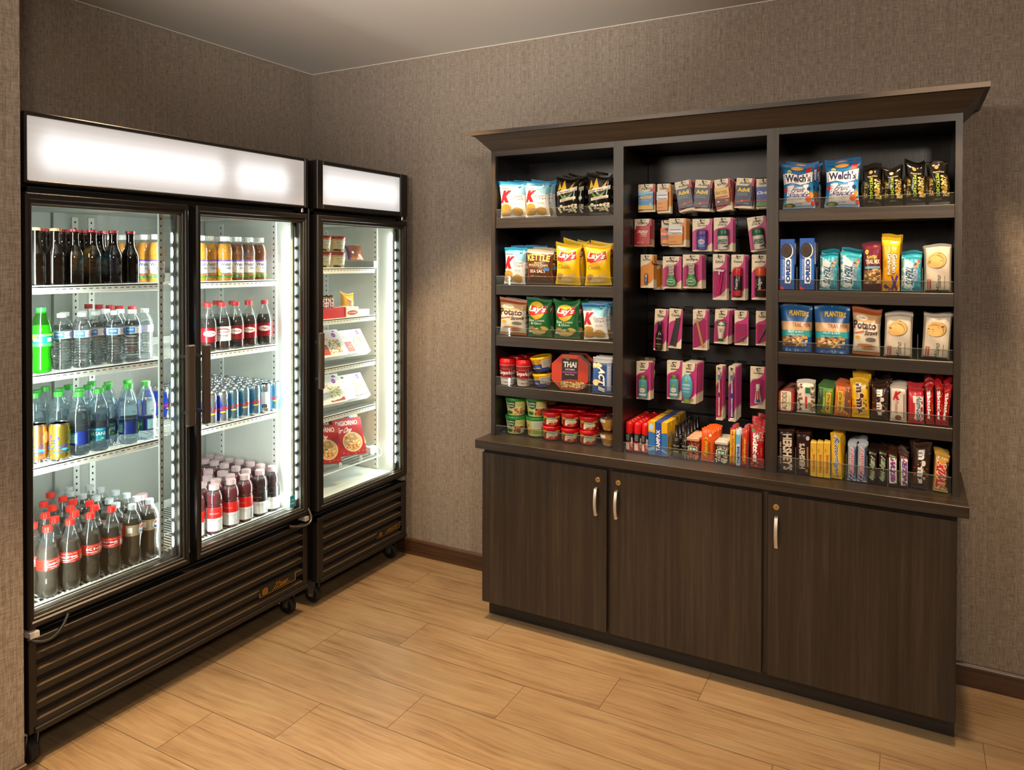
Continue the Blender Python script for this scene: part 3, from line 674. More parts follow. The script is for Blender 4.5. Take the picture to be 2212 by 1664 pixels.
def coke(txt, kind):
    if kind == 'diet': lb = (.0327, .108, .146, '#a8967a', [('r', '#c8281e', 0, 0, .16, 1), ('r', '#e9e6e0', .22, .3, .36, .8), ('c', '#f4f2ee', .70, .5, .155), ('p', '#c9332a', [(.72+.14*math.cos(a*PI/10), .5+.40*math.sin(a*PI/10)) for a in range(1, 10)]+[(.60, .62), (.72, .50), (.84, .66)]), ('p', '#2b4f9c', [(.70+.13*math.cos(PI+a*PI/10), .48+.38*math.sin(PI+a*PI/10)) for a in range(1, 10)]+[(.82, .46), (.70, .34), (.60, .44)])])
    else:
        a = [('r', '#e8e6e2', .74, .12, .92, .50)]+[('r', '#555', .75+.022*i, .16, .76+.022*i, .46) for i in range(7)]+[('p', '#f1ecea', [(.14, .34), (.40, .27), (.66, .40), (.66, .36), (.40, .20), (.14, .28)])]
        a += [T('#f6eeee', txt, .14, .44, .64, .70, b=.02), T('#f0d8d6', 'Share a Coke with', .18, .80, .62, .90), T('#f0d8d6', '#ShareaCoke', .26, .06, .56, .14)]
        lb = (.0327, .094, .128, '#cf2a20', a)
    pr = COKEP if kind != 'diet' else [(0, .004), (.018, 0), (.027, .004), (.031, .014), (.030, .045), (.0285, .07), (.031, .098), (.0325, .108), (.0325, .148), (.031, .156), (.024, .176), (.016, .190), (.0118, .196), (.0112, .200)]
    hh = .228 if kind != 'diet' else .214
    return bottle('soda_bottle', PET, pr, mat('#2c200f' if kind != 'diet' else '#352616', .06, 0, 0, .6), (.160 if kind != 'diet' else .168), (.0142, hh-.018, hh, mat('#d8281c' if kind != 'diet' else '#b9bfc1', .35)), lb)
def water(v):
    pr = [(0, .003), (.018, 0), (.026, .003), (.029, .010)]
    for i in range(9): pr += [(.0292, .016+i*.0095), (.0272, .021+i*.0095)]
    pr += [(.0295, .104), (.0295, .130), (.028, .142), (.022, .158), (.0145, .170), (.0125, .174)]
    return bottle('water_bottle', PETW, pr, WATER, .150, (.0145, .173, .187, mat('#e9ebec', .4)),
        (.0297, .104, .128, '#e9eef4', [('r', '#3f86c8', 0, .08, .30, .92), ('r', '#35459c', .52, .06, .98, .94), ('p', '#c2333a', [(.30, .3), (.52, .42), (.52, .50)]), ('p', '#c2333a', [(.30, .8), (.52, .60), (.52, .68)]), T('#eef4fa', 'WATER', .04, .45, .27, .7, b=.02), T('#dfe6f2', 'PURIFIED', .56, .5, .80, .68)] if v == 0 else
        [('r', '#3f86c8', .52, .08, .86, .92), ('r', '#2e4090', 0, .0, .14, 1), ('p', '#c2333a', [(.16, .3), (.5, .42), (.5, .50)]), ('p', '#c2333a', [(.16, .85), (.5, .60), (.5, .68)]), T('#eef4fa', 'WATER', .55, .45, .83, .7, b=.02)]))
def dasani(v):
    pr = [(0, .004), (.018, 0), (.028, .004), (.0325, .016), (.0325, .030), (.031, .034), (.0325, .038), (.0325, .084), (.0318, .088), (.0328, .10), (.0332, .118), (.031, .140), (.0255, .162), (.0185, .182), (.0135, .194), (.0118, .200)]
    leaf = [('e', '#9ccf4c', .84, .55, .07, .30, .2), ('e', '#b9df6a', .90, .72, .03, .18, -.4)]
    art = [('r', '#12788c', .16, 0, .66, 1), T('#e8f2f5', 'DASANI', .18, .42, .64, .70), ('p', '#8cc63f', [(.5, .2), (.56, .28), (.62, .2), (.56, .12)]), T('#c8dbe8', 'PURIFIED WATER', .24, .84, .58, .92), T('#9fd0dd', '16.9 FL OZ', .28, .04, .54, .12)]+leaf if v == 0 else \
          ([('r', '#2f8ea0', .05, .15, .32, .92)]+[('r', '#d9ecf0', .08, .2+.09*i, .29, .235+.09*i) for i in range(7)]+leaf if v == 1 else [('r', '#12788c', 0, 0, .30, 1), T('#e8f2f5', 'ANI', .03, .42, .26, .7), ('r', '#7fc3cf', .42, .1, .86, .92)]+[('r', '#e4f2f4', .45, .16+.1*i, .82, .19+.1*i) for i in range(7)])
    return bottle('water_bottle', PETB, pr, WATER, .150, (.0145, .197, .214, mat('#3fae3c', .35)), (.0327, .039, .083, '#1d2f7a', art))
def soda_green():
    return bottle('soda_bottle', PETG, COKEP, mat('#6cc948', .15, 0, 0, .5, 0, .35), .155, (.0142, .193, .211, mat('#2fa042', .35)),
        (.0327, .088, .128, '#39b54a', [('r', '#0e6a5c', 0, .25, 1, .82), ('r', '#f2e23a', 0, .84, 1, .90), ('e', '#f4b81e', .30, .72, .10, .12), T('#f4f8f4', 'Sprite', .05, .32, .52, .70, b=.02, sh=.1), ('r', '#d8e6d8', .66, .35, .78, .66)]), 28) 
def pepper(diet):
    art = [('e', '#8f1420', .42, .60, .26, .26, .1), ('e', '#f2efea', .42, .60, .22, .20, .1), T('#8f1420', 'Dr Pepper', .24, .50, .60, .70, b=.02)] if not diet else [('e', '#a31b2a', .50, .62, .28, .26, .1), ('e', '#f5f3f0', .51, .60, .24, .21, .1), T('#8f1420', 'Dr Pepper', .30, .52, .72, .72, b=.02), T('#555555', 'Diet', .50, .30, .66, .40)]
    return bottle('soda_bottle', PET, sc(COKEP, .212, .180), mat('#1a0c08', .05, 0, 0, .7), .135, (.0142, .177, .194, mat('#b4242c' if not diet else '#c9333a', .35)), (.0327, .040, .098, '#7e1420' if not diet else '#e4e2de', art))
def juice(c, apple):
    pr = [(0, .002), (.024, 0), (.028, .004), (.028, .012), (.0272, .016), (.0272, .088), (.0280, .092), (.0272, .098), (.0288, .108), (.0285, .124), (.025, .142), (.019, .155), (.0165, .160), (.0165, .166)]
    fr = [('e', '#e8d9b0', .20, .42, .09, .14), ('r', '#8c1d2a', 0, .30, .14, .80)] if apple else [('e', '#f08a24', .08, .35, .14, .20)]
    art = [('r', '#7b5bb4', 0, .9, 1, 1), ('p', '#f4f2f6', [(.16, .62), (.16, .84), (.5, .90), (.98, .88), (.98, .66), (.5, .70)]), T('#1d1a44', "Welch's", .22, .66, .80, .84, b=.02), T('#30304a', '100%', .48, .46, .80, .58, b=.01), ('r', '#5d8a3a', 0, .0, 1, .26), ('r', '#d8604a', .1, .14, 1, .22), ('c', '#2f8a4a', .20, .20, .08), ('c', '#e6c83a', .20, .20, .05)]+fr+[('n', ['#4f8a2e', '#8bbf4a', '#3a6a8c'], 14, .3, .02, .95, .14, .04, 3)]
    return bottle('juice_bottle', PET, pr, mat(c, .2, 0, 0, .5), .152, (.0185, .163, .182, mat('#eeeeec', .4)), (.0275, .016, .088, '#e4e0ea', art))
def vitamin(dark):
    pr = [(0, .003), (.022, 0), (.029, .004), (.031, .010), (.031, .104), (.0292, .107), (.031, .111), (.0292, .115), (.031, .120), (.0318, .130), (.031, .145), (.026, .162), (.020, .171), (.018, .175)]
    top = '#e02622' if not dark else '#2c2426'
    art = [('r', '#efecec', 0, 0, 1, .55), ('r', top, 0, .55, 1, 1), T('#1a1a1a', 'vitaminwater', .62, .02, .77, .92, rot=90, b=.02), T('#8a8a8a', 'nutrient enhanced', .22, .42, .56, .47), T('#999999', 'water beverage', .22, .35, .50, .40), T('#e8c8c8' if not dark else '#aaaaaa', 'XXX acai', .10, .74, .44, .80)]
    return bottle('vitamin_drink_bottle', PET, pr, mat('#6e1020' if not dark else '#2e0a12', .08, 0, 0, .6, 0, .15), .158, (.0195, .172, .192, mat('#d9b9bd', .3, 0, 0, .5, 0, .25)), (.0314, .012, .104, '#efecec', art))
def beer(clear):
    pr = [(0, .003), (.024, 0), (.0285, .003), (.0295, .010), (.0295, .092), (.027, .108), (.0185, .126), (.0142, .142), (.0132, .168), (.0142, .171), (.0142, .176), (.0130, .179), (.0130, .182)]
    g = mat('#160b06', .05, 0, 0, .8, .5) if not clear else mat('#2a1406', .05, 0, 0, .8, .5)
    sh = thin_clear('brown_glass_bottle', '#5a3414', .10, .7, .04, .03, '#3a2010')
    return bottle('glass_soda_bottle', sh, pr, g, .150 if not clear else .13, (.0155, .179, .188, mat('#a8323a' if not clear else '#b89a6a', .3, .4)), None)
def can(w, h, base, art, metal=.85):
    R = w/2; mb = MB(); al = mat('#c9cbcc', .22, 1); bm_ = mat(base, .25, metal)
    mb.lathe([(R*.80, 0), (R*.84, .001), (R*.97, .010), (R, .014), (R, h-.014), (R*.90, h-.004), (R*.88, h-.002)], 30, [al, al, bm_, bm_, bm_, al])
    apply(mb, art, cyl_map(R, .012, h-.013, PI), R*PI, h-.025, L=.008, rough=.25); o = mb.build('drink_can'); o['_d'] = w
    q = MB(); q.lathe([(R*.88, h-.002), (R*.90, h), (R*.87, h), (R*.85, h-.004), (0, h-.004)], 30, al); q.box(-.008, .008, -.014, .006, h-.0035, h-.0025, al, .0005); q.build('lid', o)
    return o
def redbull(v):
    if v == 0: return can(.049, .126, '#c8ccd2', [('p', '#1f3aa8', [(0, 0), (.34, 0), (.5, .5), (.34, 1), (0, 1)]), ('p', '#1f3aa8', [(.62, .5), (.84, 1), (1, 1), (1, .5)]), T('#d4242e', 'Red Bull', .08, .40, .92, .56, b=.02), ('e', '#e8b83a', .5, .34, .16, .035)])
    if v == 1: return can(.049, .126, '#9fc4dc', [('p', '#2f78a8', [(0, 0), (.34, 0), (.5, .5), (.34, 1), (0, 1)]), ('p', '#2f78a8', [(.62, 0), (1, 0), (1, .5), (.7, .5)]), T('#d4242e', 'Red Bull', .08, .40, .92, .56, b=.02), ('e', '#e8b83a', .5, .34, .16, .035)])
    return can(.049, .126, '#c4c8cc', [('r', '#dfe2e4', .2, .1, .6, .8), ('r', '#3a3a3a', .25, .12, .55, .28)])

# gold nameplates on the grilles
def plate(B, gr, xf, ya, yb, z0, z1, word, tx):
    m = MB(); gd = mat('#b08a3a', .3, .7); x = xf-.0070; m.box(x-.001, x, ya, yb, z0, z1, mat('#15110e', .4))
    def mp(a, b, off): return (x+off+.0002, ya+a*(yb-ya), z0+b*(z1-z0))
    apply(m, [('r', gd, .0, .0, 1, .06), ('r', gd, .0, .0, .02, .5), ('r', gd, .98, 0, 1, .9), ('r', gd, tx[0]-.04, .22, tx[2]+.06, .27), ('r', gd, .08, .16, .22, .74), ('e', '#8a2a1c', .15, .80, .035, .12), ('r', '#15110e', .11, .26, .13, .62), ('r', '#15110e', .16, .26, .18, .62), T(gd, word, *tx, b=.02, sh=.35)], mp, yb-ya, z1-z0, L=9)
    B(m, 'nameplate', gr)
plate(AB, AG, .694, -1.022, -.822, .170, .208, 'True', (.38, .24, .78, .84))
plate(FB, FG, .7103, -.292, -.112, .172, .204, 'FREEZER', (.40, .34, .92, .80))
# ------------------------------------------------------------------ what stands in the coolers
RN = random.Random(11)
def relax(P, r, xmax, y0, y1, it=300, pin=()):
    P = [[p[0]+.002*math.sin(7*i), p[1]+.002*math.cos(5*i)] for i, p in enumerate(P)]
    for _ in range(it):
        for i in range(len(P)):
            for j in range(i+1, len(P)):
                dx, dy = P[j][0]-P[i][0], P[j][1]-P[i][1]; d = math.hypot(dx, dy) or 1e-6; m_ = r[i]+r[j]+.0006
                if d < m_:
                    k = (m_-d)/d; wi, wj = (.5, .5) if (i in pin) == (j in pin) else ((.08, .92) if i in pin else (.92, .08)); P[i][0] -= dx*k*wi; P[i][1] -= dy*k*wi; P[j][0] += dx*k*wj; P[j][1] += dy*k*wj
        for i, p in enumerate(P): p[0] = min(max(p[0], .13+r[i]), xmax-r[i]); p[1] = min(max(p[1], y0+r[i]), y1-r[i])
    return P
protos = {}
def P_(key, fn):
    first = key not in protos
    if first: protos[key] = fn()
    return protos[key], first
def put(key, fn, loc, rot, label, cat, group=None):
    o, first = P_(key, fn)
    if not first: o = dup(o)
    o.location = loc; o.rotation_euler = rot
    for k in ('group', 'label'):
        if k in o: del o[k]
    if '_d' in o: del o['_d']
    return tag(o, label, cat, group)
def shelf_of(items, z, xmax, y0, y1, group, where=''):
    # items: (key, fn, cap pixel, cap height, radius, label, category, turn)
    P = []
    for it in items:
        if it[2][0] < 5: P.append([it[2][0], it[2][1]])
        elif len(it[2]) > 2: h = hit(it[2][0], it[2][1], 0, it[2][2]); P.append([h.x, h.y])
        else: h = hit(it[2][0], it[2][1], 2, z+it[3]); P.append([h.x, h.y])
    P = relax(P, [it[4]+.0004 for it in items], xmax, y0, y1, pin=set(i for i in range(len(P)) if P[i][0] > .53))
    fr = max(p[0] for p in P); row = [int((fr-p[0])/(2.0*it[4])+.35) for it, p in zip(items, P)]
    lab = []
    for i, (it, p) in enumerate(zip(items, P)):
        n_ = sum(1 for j in range(len(P)) if row[j] == row[i] and P[j][1] < p[1])
        lab.append('%s, %s from left in the %s row, %s' % (it[5], ORD[n_], 'front' if row[i] == 0 else ORD[row[i]], where))
    for it, p, lb in zip(items, P, lab):
        it = it[:5]+(lb,)+it[6:]
        put(it[0], it[1], (p[0], p[1], z+.0003), (0, 0, PI/2+(it[7] if it[7] is not None else RN.uniform(-.5, .5))), it[5], it[6], group)
q = lambda L, x0, y0: [(x0+a*.2404, y0+b*.2404) for a, b in L]
def od(i): return ORD[i]
# --- wide cooler, left door
W1 = 'top shelf, left cooler door'
it = []
for i, p in enumerate([(78, 492, .562), (114, 494.5, .562), (161, 495, .562), (199.5, 496, .562), (244, 498.5, .562), (280.6, 500.5, .562)]):
    it.append(('beer%d' % (i < 2), lambda i=i: beer(i < 2), p, .188, .0297, ('clear-necked brown glass bottle' if i < 2 else 'dark brown glass bottle'), 'bottle', 0))
for i, p in enumerate([(91.3, 498, .50), (135.8, 499, .50), (174.2, 501.7, .50), (214, 503, .50), (148, 504, .43), (185, 505, .43), (222, 506, .43), (100, 503, .43)]):
    it.append(('beer0', lambda: beer(False), p, .188, .0297, 'dark brown glass bottle', 'bottle', 0))
for i, p in enumerate([(262, 518, .34), (294, 516, .40), (313, 514, .45), (334, 512.6, .50), (240, 518, .30)]):
    it.append(('juiceO', lambda: juice('#d98f1e', False), p, .182, .029, 'yellow juice bottle', 'bottle', -.5))
shelf_of(it, za[0], SA-.006, -1.858, -1.31, 'bottles on the top shelf behind the left cooler door', 'left door top shelf')
it = [('sprite', soda_green, (87.7, 664.7), .211, .0326, 'bright green soda bottle', 'bottle', -.55)]
W2 = 'second shelf, left cooler door'
for i, p in enumerate([(150, 674.7), (196, 672), (236.7, 670), (275, 669), (312, 667.5)]):
    it.append(('water%d' % (i % 3 > 0), lambda i=i: water(i % 3 > 0), p, .187, .0298, 'clear ribbed water bottle', 'bottle', -.2+.1*i))
for p in [(136, 677), (174, 674), (217.5, 672), (254.8, 670.5), (292, 669), (217, 671)]:
    it.append(('water0', lambda: water(0), p, .187, .0298, 'clear ribbed water bottle', 'bottle', .4))
for p in q([(930, 988), (1030, 990), (1090, 982), (1160, 990), (1225, 978)], 30, 420):
    it.append(('pep0', lambda: pepper(False), p, .194, .0331, 'dark soda bottle', 'bottle', 0))
shelf_of(it, za[1], SA-.006, -1.858, -1.40, 'bottles on the second shelf behind the left cooler door', 'left door second shelf')
W3 = 'third shelf, left cooler door'
def lacroix(c, t): return can(.062, .122, c, [T('#2f3f9c', 'La', .1, .55, .45, .80, sh=.3), T('#2f3f9c', 'Croix', .05, .28, .75, .52, sh=.3), ('e', '#3fae9c', .62, .28, .14, .04, .5), ('e', t, .8, .7, .12, .2), ('e', '#2f55b4', .5, .2, .3, .02)], .9)
it = [('lacroix0', lambda: lacroix('#d9955f', '#e8744a'), (95, 915), .122, .0315, 'orange sparkling water can', 'can', -.5),
      ('lacroix1', lambda: lacroix('#c9b34a', '#8fae3a'), (135, 914), .122, .0315, 'gold sparkling water can', 'can', -.3)]
for i, p in enumerate([(177, 846.5), (225, 838.5), (271, 831), (311, 824.5)]):
    it.append(('das%d' % (1, 0, 1, 2)[i], lambda i=i: dasani((1, 0, 1, 2)[i]), p, .214, .0333, 'green-capped water bottle', 'bottle', (-.1, -.45, -.5, -.2)[i]))
for p in q([(315, 285), (325, 240), (370, 262), (500, 280), (515, 225), (530, 250), (665, 228), (700, 250), (765, 195), (845, 218), (930, 185), (980, 215)], 30, 780):
    it.append(('das0', lambda: dasani(0), p, .214, .0333, 'green-capped water bottle', 'bottle', None))
shelf_of(it, za[2], SA-.006, -1.858, -1.40, 'drinks on the third shelf behind the left cooler door', 'left door third shelf')
W4 = 'bottom shelf, left cooler door'
it = []
for i, (p, t) in enumerate(zip([(101, 1137), (151, 1122), (197.6, 1108.5), (243.5, 1094.7)], ('Coca-Cola', 'Andrew', 'Kids', 'Greg'))):
    it.append(('coke'+t, lambda t=t: coke(t, 'red'), p, .228, .0331, 'red-capped cola bottle', 'bottle', (.55, -.35, .3, -.5)[i]))
for i, p in enumerate([(285, 1089.5), (324.5, 1079)]):
    it.append(('diet', lambda: coke('', 'diet'), p, .214, .0331, 'silver-capped cola bottle', 'bottle', (-.1, -.45)[i]))
for p in q([(205, 620), (292, 535), (380, 575), (272, 432), (348, 468), (507, 480), (592, 518), (765, 465), (682, 432), (340, 350), (435, 388), (535, 412)], 30, 980):
    it.append(('cokeKids', lambda: coke('Kids', 'red'), p, .228, .0331, 'red-capped cola bottle', 'bottle', None))
for p in q([(942, 442), (853, 408), (1118, 390), (1018, 355), (918, 330), (785, 308), (720, 380), (580, 356), (500, 328), (405, 296), (670, 283)], 30, 980):
    it.append(('diet', None, p, .214, .0331, 'silver-capped cola bottle', 'bottle', None))
it.append(('vit0', lambda: vitamin(0), (.42, -1.36), .192, .0312, 'dark red drink bottle', 'bottle', 0))
shelf_of(it, za[3], SA-.006, -1.858, -1.31, 'bottles on the bottom shelf behind the left cooler door', 'left door bottom shelf')
# --- wide cooler, right door
V1 = 'top shelf, right cooler door'
it = []
for i, p in enumerate([(441, 511), (462, 511), (489, 511.5), (519.5, 512.5), (548, 513), (575, 513)]):
    if i == 0: p = (.57, -1.205)
    ap = i > 2
    it.append(('juiceA' if ap else 'juiceO', lambda ap=ap: juice('#8a4a26' if ap else '#d98f1e', ap), p, .182, .029, ('brown red' if ap else 'yellow')+' juice bottle', 'bottle', (-.45, -.4, -.4, -.15, -.45, -.2)[i]))
for k in range(12):
    ap = k % 6 > 2
    it.append(('juiceA' if ap else 'juiceO', None, (.50-.065*(k//6), -1.195+.068*(k % 6)), .182, .029, ('brown red' if ap else 'yellow')+' juice bottle', 'bottle', 0))
shelf_of(it, za[0], SA-.006, -1.34, -.84, 'juice bottles behind the right cooler door', 'right door top shelf')
V2 = 'second shelf, right cooler door'
it = []
for i, p in enumerate([(448.8, 655), (482, 653), (518, 651.4), (545, 650.5), (574, 649.8)]):
    it.append(('pep%d' % (i < 2), lambda i=i: pepper(i < 2), p, .194, .0331, ('white-labelled dark soda bottle' if i < 2 else 'maroon-labelled dark soda bottle'), 'bottle', (-.5, -.6, -.45, -.4, -.5)[i]))
for p in q([(262, 895), (292, 888), (405, 880), (430, 876), (525, 874), (635, 876)], 400, 440):
    it.append(('pep0', None, p, .194, .0331, 'maroon-capped soda bottle', 'bottle', None))
shelf_of(it, za[1], SA-.006, -1.34, -.84, 'soda bottles on the second shelf behind the right cooler door', 'right door second shelf')
V3 = 'third shelf, right cooler door'
it = []
for k in range(7):
    v = (0, 0, 1, 1, 1, 2, 1)[k]; nm = ('blue', 'pale blue', 'plain silver')[v]
    it.append(('rb%d' % v, lambda v=v: redbull(v), (.572, -1.163+.0556*k), .126, .0247, 'slim %s can' % nm, 'can', -.45))
for r_ in range(1, 8):
    for k in range(7 if r_ < 5 else 8):
        it.append(('rb%d' % (0 if k < 2 else 1), None, (.572-.0525*r_, -1.163+.0556*k), .126, .0247, 'slim silver can', 'can', None))
shelf_of(it, za[2], SA-.006, -1.34, -.803, 'slim cans behind the right cooler door', 'right door third shelf')
V4 = 'bottom shelf, right cooler door'
it = []
for i, p in enumerate([(.55, -1.215), (463, 1047), (500, 1035), (531.5, 1025.6), (562, 1015.5), (591.6, 1006)]):
    dk = i > 3
    it.append(('vit%d' % dk, lambda dk=dk: vitamin(dk), p, .192, .0312, ('dark purple' if dk else 'red')+' drink bottle', 'bottle', (-.1, .1, -.3, -.5, -.35, -.5)[i]))
for p in q([(172, 1015), (280, 976), (205, 948), (412, 936), (325, 908), (205, 893), (560, 888), (458, 863), (352, 838), (262, 816), (180, 798), (690, 846), (590, 820), (487, 803), (383, 780), (290, 756), (200, 740)], 400, 800):
    it.append(('vit0', None, p, .192, .0312, 'dark red drink bottle', 'bottle', None))
shelf_of(it, za[3], SA-.006, -1.34, -.803, 'drink bottles on the bottom shelf behind the right cooler door', 'right door bottom shelf')
tag(MB().box(.6615, .6622, -.828, -.80, .478, .530, mat('#2f9cb4', .4)).box(.6622, .6624, -.824, -.804, .492, .500, mat('#bfe4ea', .4)).box(.6622, .6624, -.822, -.806, .508, .513, mat('#bfe4ea', .4)).build('energy_sticker', None), 'small square turquoise sticker at the lower right corner of cooler glass', 'sticker')
# --- freezer
def front(l, r, top, z, xp, py=None):
    a, b = hit(l, top, 0, xp), hit(r, top, 0, xp); return (a.y+b.y)/2, abs(b.y-a.y), (a.z+b.z)/2-z
def cream(w, h): return cup(w, h, '#efe0b4', '#b83a3c', [('r', '#e39a52', 0, .62, 1, 1), ('n', ['#f2cf8c', '#e8b25f'], 26, 0, .62, 1, .98, .05, 4), ('e', '#f6f4ee', .60, .72, .30, .14), T('#2a2a55', 'Haagen-Dazs', .36, .68, .84, .76), T('#9a7a4a', 'vanilla', .45, .42, .75, .48), ('e', '#4a2a1a', .42, .12, .12, .08), ('e', '#5a3420', .54, .10, .08, .06), ('e', '#6b8a3a', .75, .12, .05, .10, .6)], 'ice_cream_tub', .011, .86)
zf = [1.514, 1.273, 1.045, .818]
for i, (l, r) in enumerate(((703, 725), (727, 756))):
    for j, tp in enumerate((534, 494)):
        yc, w_, h_ = front(727, 757, 534, zf[0], .58); yy = front(l, r, 520, zf[0], .58)[0]
        if i == 0: yy = front(727, 757, 534, zf[0], .58)[0]-w_*1.03
        put('cream', lambda: cream(w_, .078), (.58-w_/2, yy, zf[0]+.0005+.0785*j), (0, 0, PI/2-.5), 'ice cream tub with red lid, %s %s of four on the top freezer shelf' % (('lower', 'upper')[j], ('left', 'right')[i]), 'tub', 'ice cream tubs')
def bar(w, h, d, base, word, art=(), tx=(.22, .14, .78, .88), tc='#ffffff', out=None, rot=-90, ends=None, name='candy_bar', seed=1, sh=.15, b=.02):
    e = ends or base
    return bag(w, h, d, [(.06, e), (.94, base), (1, e)], list(art)+[T(tc, word, *tx, rot=rot, b=b, out=out, sh=sh)], seed, (.05, .05), 1, .04, .6, name=name, rough=.25)
SNK = lambda w, h, sd=1: bar(w, h, .022, '#5a2c1a', 'SNICKERS', [('r', '#3a8a3a', 0, .88, 1, .94), ('p', '#f4f2f4', [(.10, .08), (.90, .10), (.90, .88), (.10, .86)])], tx=(.24, .13, .78, .84), tc='#2c3f9c', out='#c22a3a', rot=-90, ends='#4a2414', seed=sd, name='chocolate_bar')
o = bag(.10, .085, .03, [(1, '#8a4a24')], [('e', '#6b3218', .5, .5, .3, .3), ('c', '#e8e2d8', .30, .45, .07), ('r', '#5b3a8c', 0, 0, .12, 1)], 3, name='frozen_snack_bag')
yc, w_, h_ = front(762, 797, 535, zf[0], .54)
o.location = (.505, yc+.004, zf[0]+.040); o.rotation_euler = (-.5, 0, PI/2-.3); tag(o, 'brown frozen snack bag leaning back right of the ice cream tubs', 'bag')
def tray(name, x0, x1, y0, y1, z, hh, label, cat='tray', mt=None, t=.0018):
    mt = mt or ACR; m = MB(); m.box(x0, x1, y0, y1, z, z+t, mt); m.box(x1-t, x1, y0, y1, z+t, z+hh, mt).box(x0, x0+t, y0+t, y1-t, z+t, z+hh*1.0, mt).box(x0+t, x1-t, y0, y0+t, z+t, z+hh, mt).box(x0+t, x1-t, y1-t, y1, z+t, z+hh, mt)
    return tag(m.build(name), label, cat)
tray('clear_tray', .40, .60, yc-.048, yc+.052, zf[0]+.0005, .035, 'clear plastic tray holding the brown frozen bag on the top freezer shelf')
y1_, y2_ = hit(704, 675, 0, .595).y, hit(748, 672, 0, .595).y
tray('red_display_box', .38, .598, y1_-.05, y2_, zf[1]+.0005, .052, 'red open cardboard display box on the second freezer shelf', 'box', mat('#c8262c', .45))
for k in range(5):
    put('snkF', lambda: SNK(.026, .105), (.555-.012*(k % 2), y1_-.026+.0268*k, zf[1]+.004), (0, RN.uniform(-.06, .06), PI/2-.35), 'upright chocolate ice cream bar, %s from left in the red freezer box' % od(k), 'ice cream bar', 'ice cream bars in the red box')
o = bag(.05, .115, .02, [(.5, '#e8a040'), (.8, '#2f8fd0'), (1, '#1f6fb8')], [('e', '#f2e04a', .5, .62, .3, .14), ('n', ['#e0b070', '#c88a4a'], 16, .1, .1, .9, .4, .1, 2)], 5, name='frozen_snack_bag')
o.location = (.530, y1_-.050, zf[1]+.006); o.rotation_euler = (0, -.1, PI/2-.2); tag(o, 'blue and orange frozen snack bag at left end of the second freezer shelf', 'bag')
ya_, yb_ = hit(749.5, 672, 0, .605).y, hit(776, 669, 0, .605).y
o = carton(yb_-ya_, .050, .09, '#e8e6e2', [('e', '#8a2a30', .5, .45, .42, .22), ('e', '#c8353c', .5, .45, .38, .17), T('#f2ece6', 'HOT POCKETS', .18, .38, .82, .52, b=.02)], 'display_carton')
o.location = (.556, (ya_+yb_)/2, zf[1]+.0005); o.rotation_euler = (0, 0, PI/2); tag(o, 'small white display carton with red oval badge, second freezer shelf', 'box')
o = bag(.085, .085, .03, [(1, '#d8982c')], [('e', '#a86a3c', .6, .42, .26, .26), ('n', ['#7a4424', '#c08a50'], 14, .4, .25, .8, .6, .03, 8)], 6, name='frozen_snack_bag')
o.location = (.49, yb_+.045, zf[1]+.030); o.rotation_euler = (-.15, .12, PI/2-.2); tag(o, 'yellow frozen cookie bag leaning right of the red badge carton', 'bag')
tray('white_display_box', .36, .598, yb_+.003, yb_+.085, zf[1]+.0005, .034, 'low white display box at right end of the second freezer shelf', 'box', mat('#e6e6e2', .4))
def meal(v):
    a = [('r', '#f2efec', 0, 0, 1, 1), T('#d86a3a', 'cuisine', .14, .66, .52, .80), ('c', '#8a3a9c', .80, .86, .075), T('#e8e0ee', 'lean', .755, .84, .845, .89)]
    if v == 0: a += [('r', '#c8482e', .12, .08, .40, .50), T('#f6e6e0', 'Shrimp', .15, .36, .34, .42), T('#f6e6e0', 'Alfredo', .15, .27, .34, .33), ('e', '#f0ece4', .66, .40, .28, .34), ('n', ['#d8b070', '#c8904a', '#e8cf9a', '#b86a3a', '#8a9a4a'], 90, .44, .14, .88, .66, .03, 5)]
    else: a += [('p', '#a8322c', [(.40, .12), (.55, .10), (.95, .20), (.95, .06), (.40, .06)]), ('e', '#f0ece4', .70, .42, .27, .30), ('n', ['#e0d08a', '#cfc070', '#f0e6b0', '#9aa84a'], 80, .48, .22, .92, .62, .03, 6), T('#a8322c', 'Fettuccini', .12, .40, .38, .46), ('e', '#5a7a3a', .2, .9, .06, .05)]
    return carton(.165, .135, .035, '#efecea', a, 'frozen_meal_box', sidec='#d8b8b0')
for s_, (zz, v, nm) in enumerate(((zf[2], 0, 'third'), (zf[3], 1, 'fourth'))):
    for k in range(3):
        put('meal%d' % v, lambda v=v: meal(v), ((.562, .562, .480)[k], (-.275, -.450, -.36)[k], zz+.034), (-.62, 0, PI/2-.10), 'white frozen pasta meal box, %s on the %s freezer shelf' % (('right of the front two', 'left of the front two', 'behind the front two')[k], nm), 'frozen meal', 'frozen meals on the %s shelf' % nm)
    tray('clear_tray', .36, .606, -.63, -.195, zz+.0005, .026, 'long clear plastic tray under the white meal boxes, %s freezer shelf' % nm)
zbk = .545
m = MB(); WW = mat('#eeeeea', .35)
m.tube([(.612, -.65, zbk), (.612, -.155, zbk)], .0035, WW); m.tube([(.612, -.155, zbk), (.612, -.150, zbk+.004), (.612, -.148, zbk+.03), (.60, -.148, zbk+.034), (.14, -.148, zbk+.034)], .0035, WW)
for yy in (-.60, -.45, -.30): m.tube([(.612, yy, zbk), (.612, yy, zbk+.028), (.609, yy, zbk+.033), (.604, yy, zbk+.033), (.602, yy, zbk+.002)], .0025, WW)
for k in range(14): m.tube([(.14+.033*k, -.65, zbk), (.14+.033*k, -.15, zbk)], .002, WW, 6)
tag(m.build('wire_basket'), 'white coated wire basket at the bottom of the freezer', 'basket')
tray('clear_tray', .36, .594, -.640, -.165, zbk+.006, .020, 'clear plastic tray lying in the white wire basket')
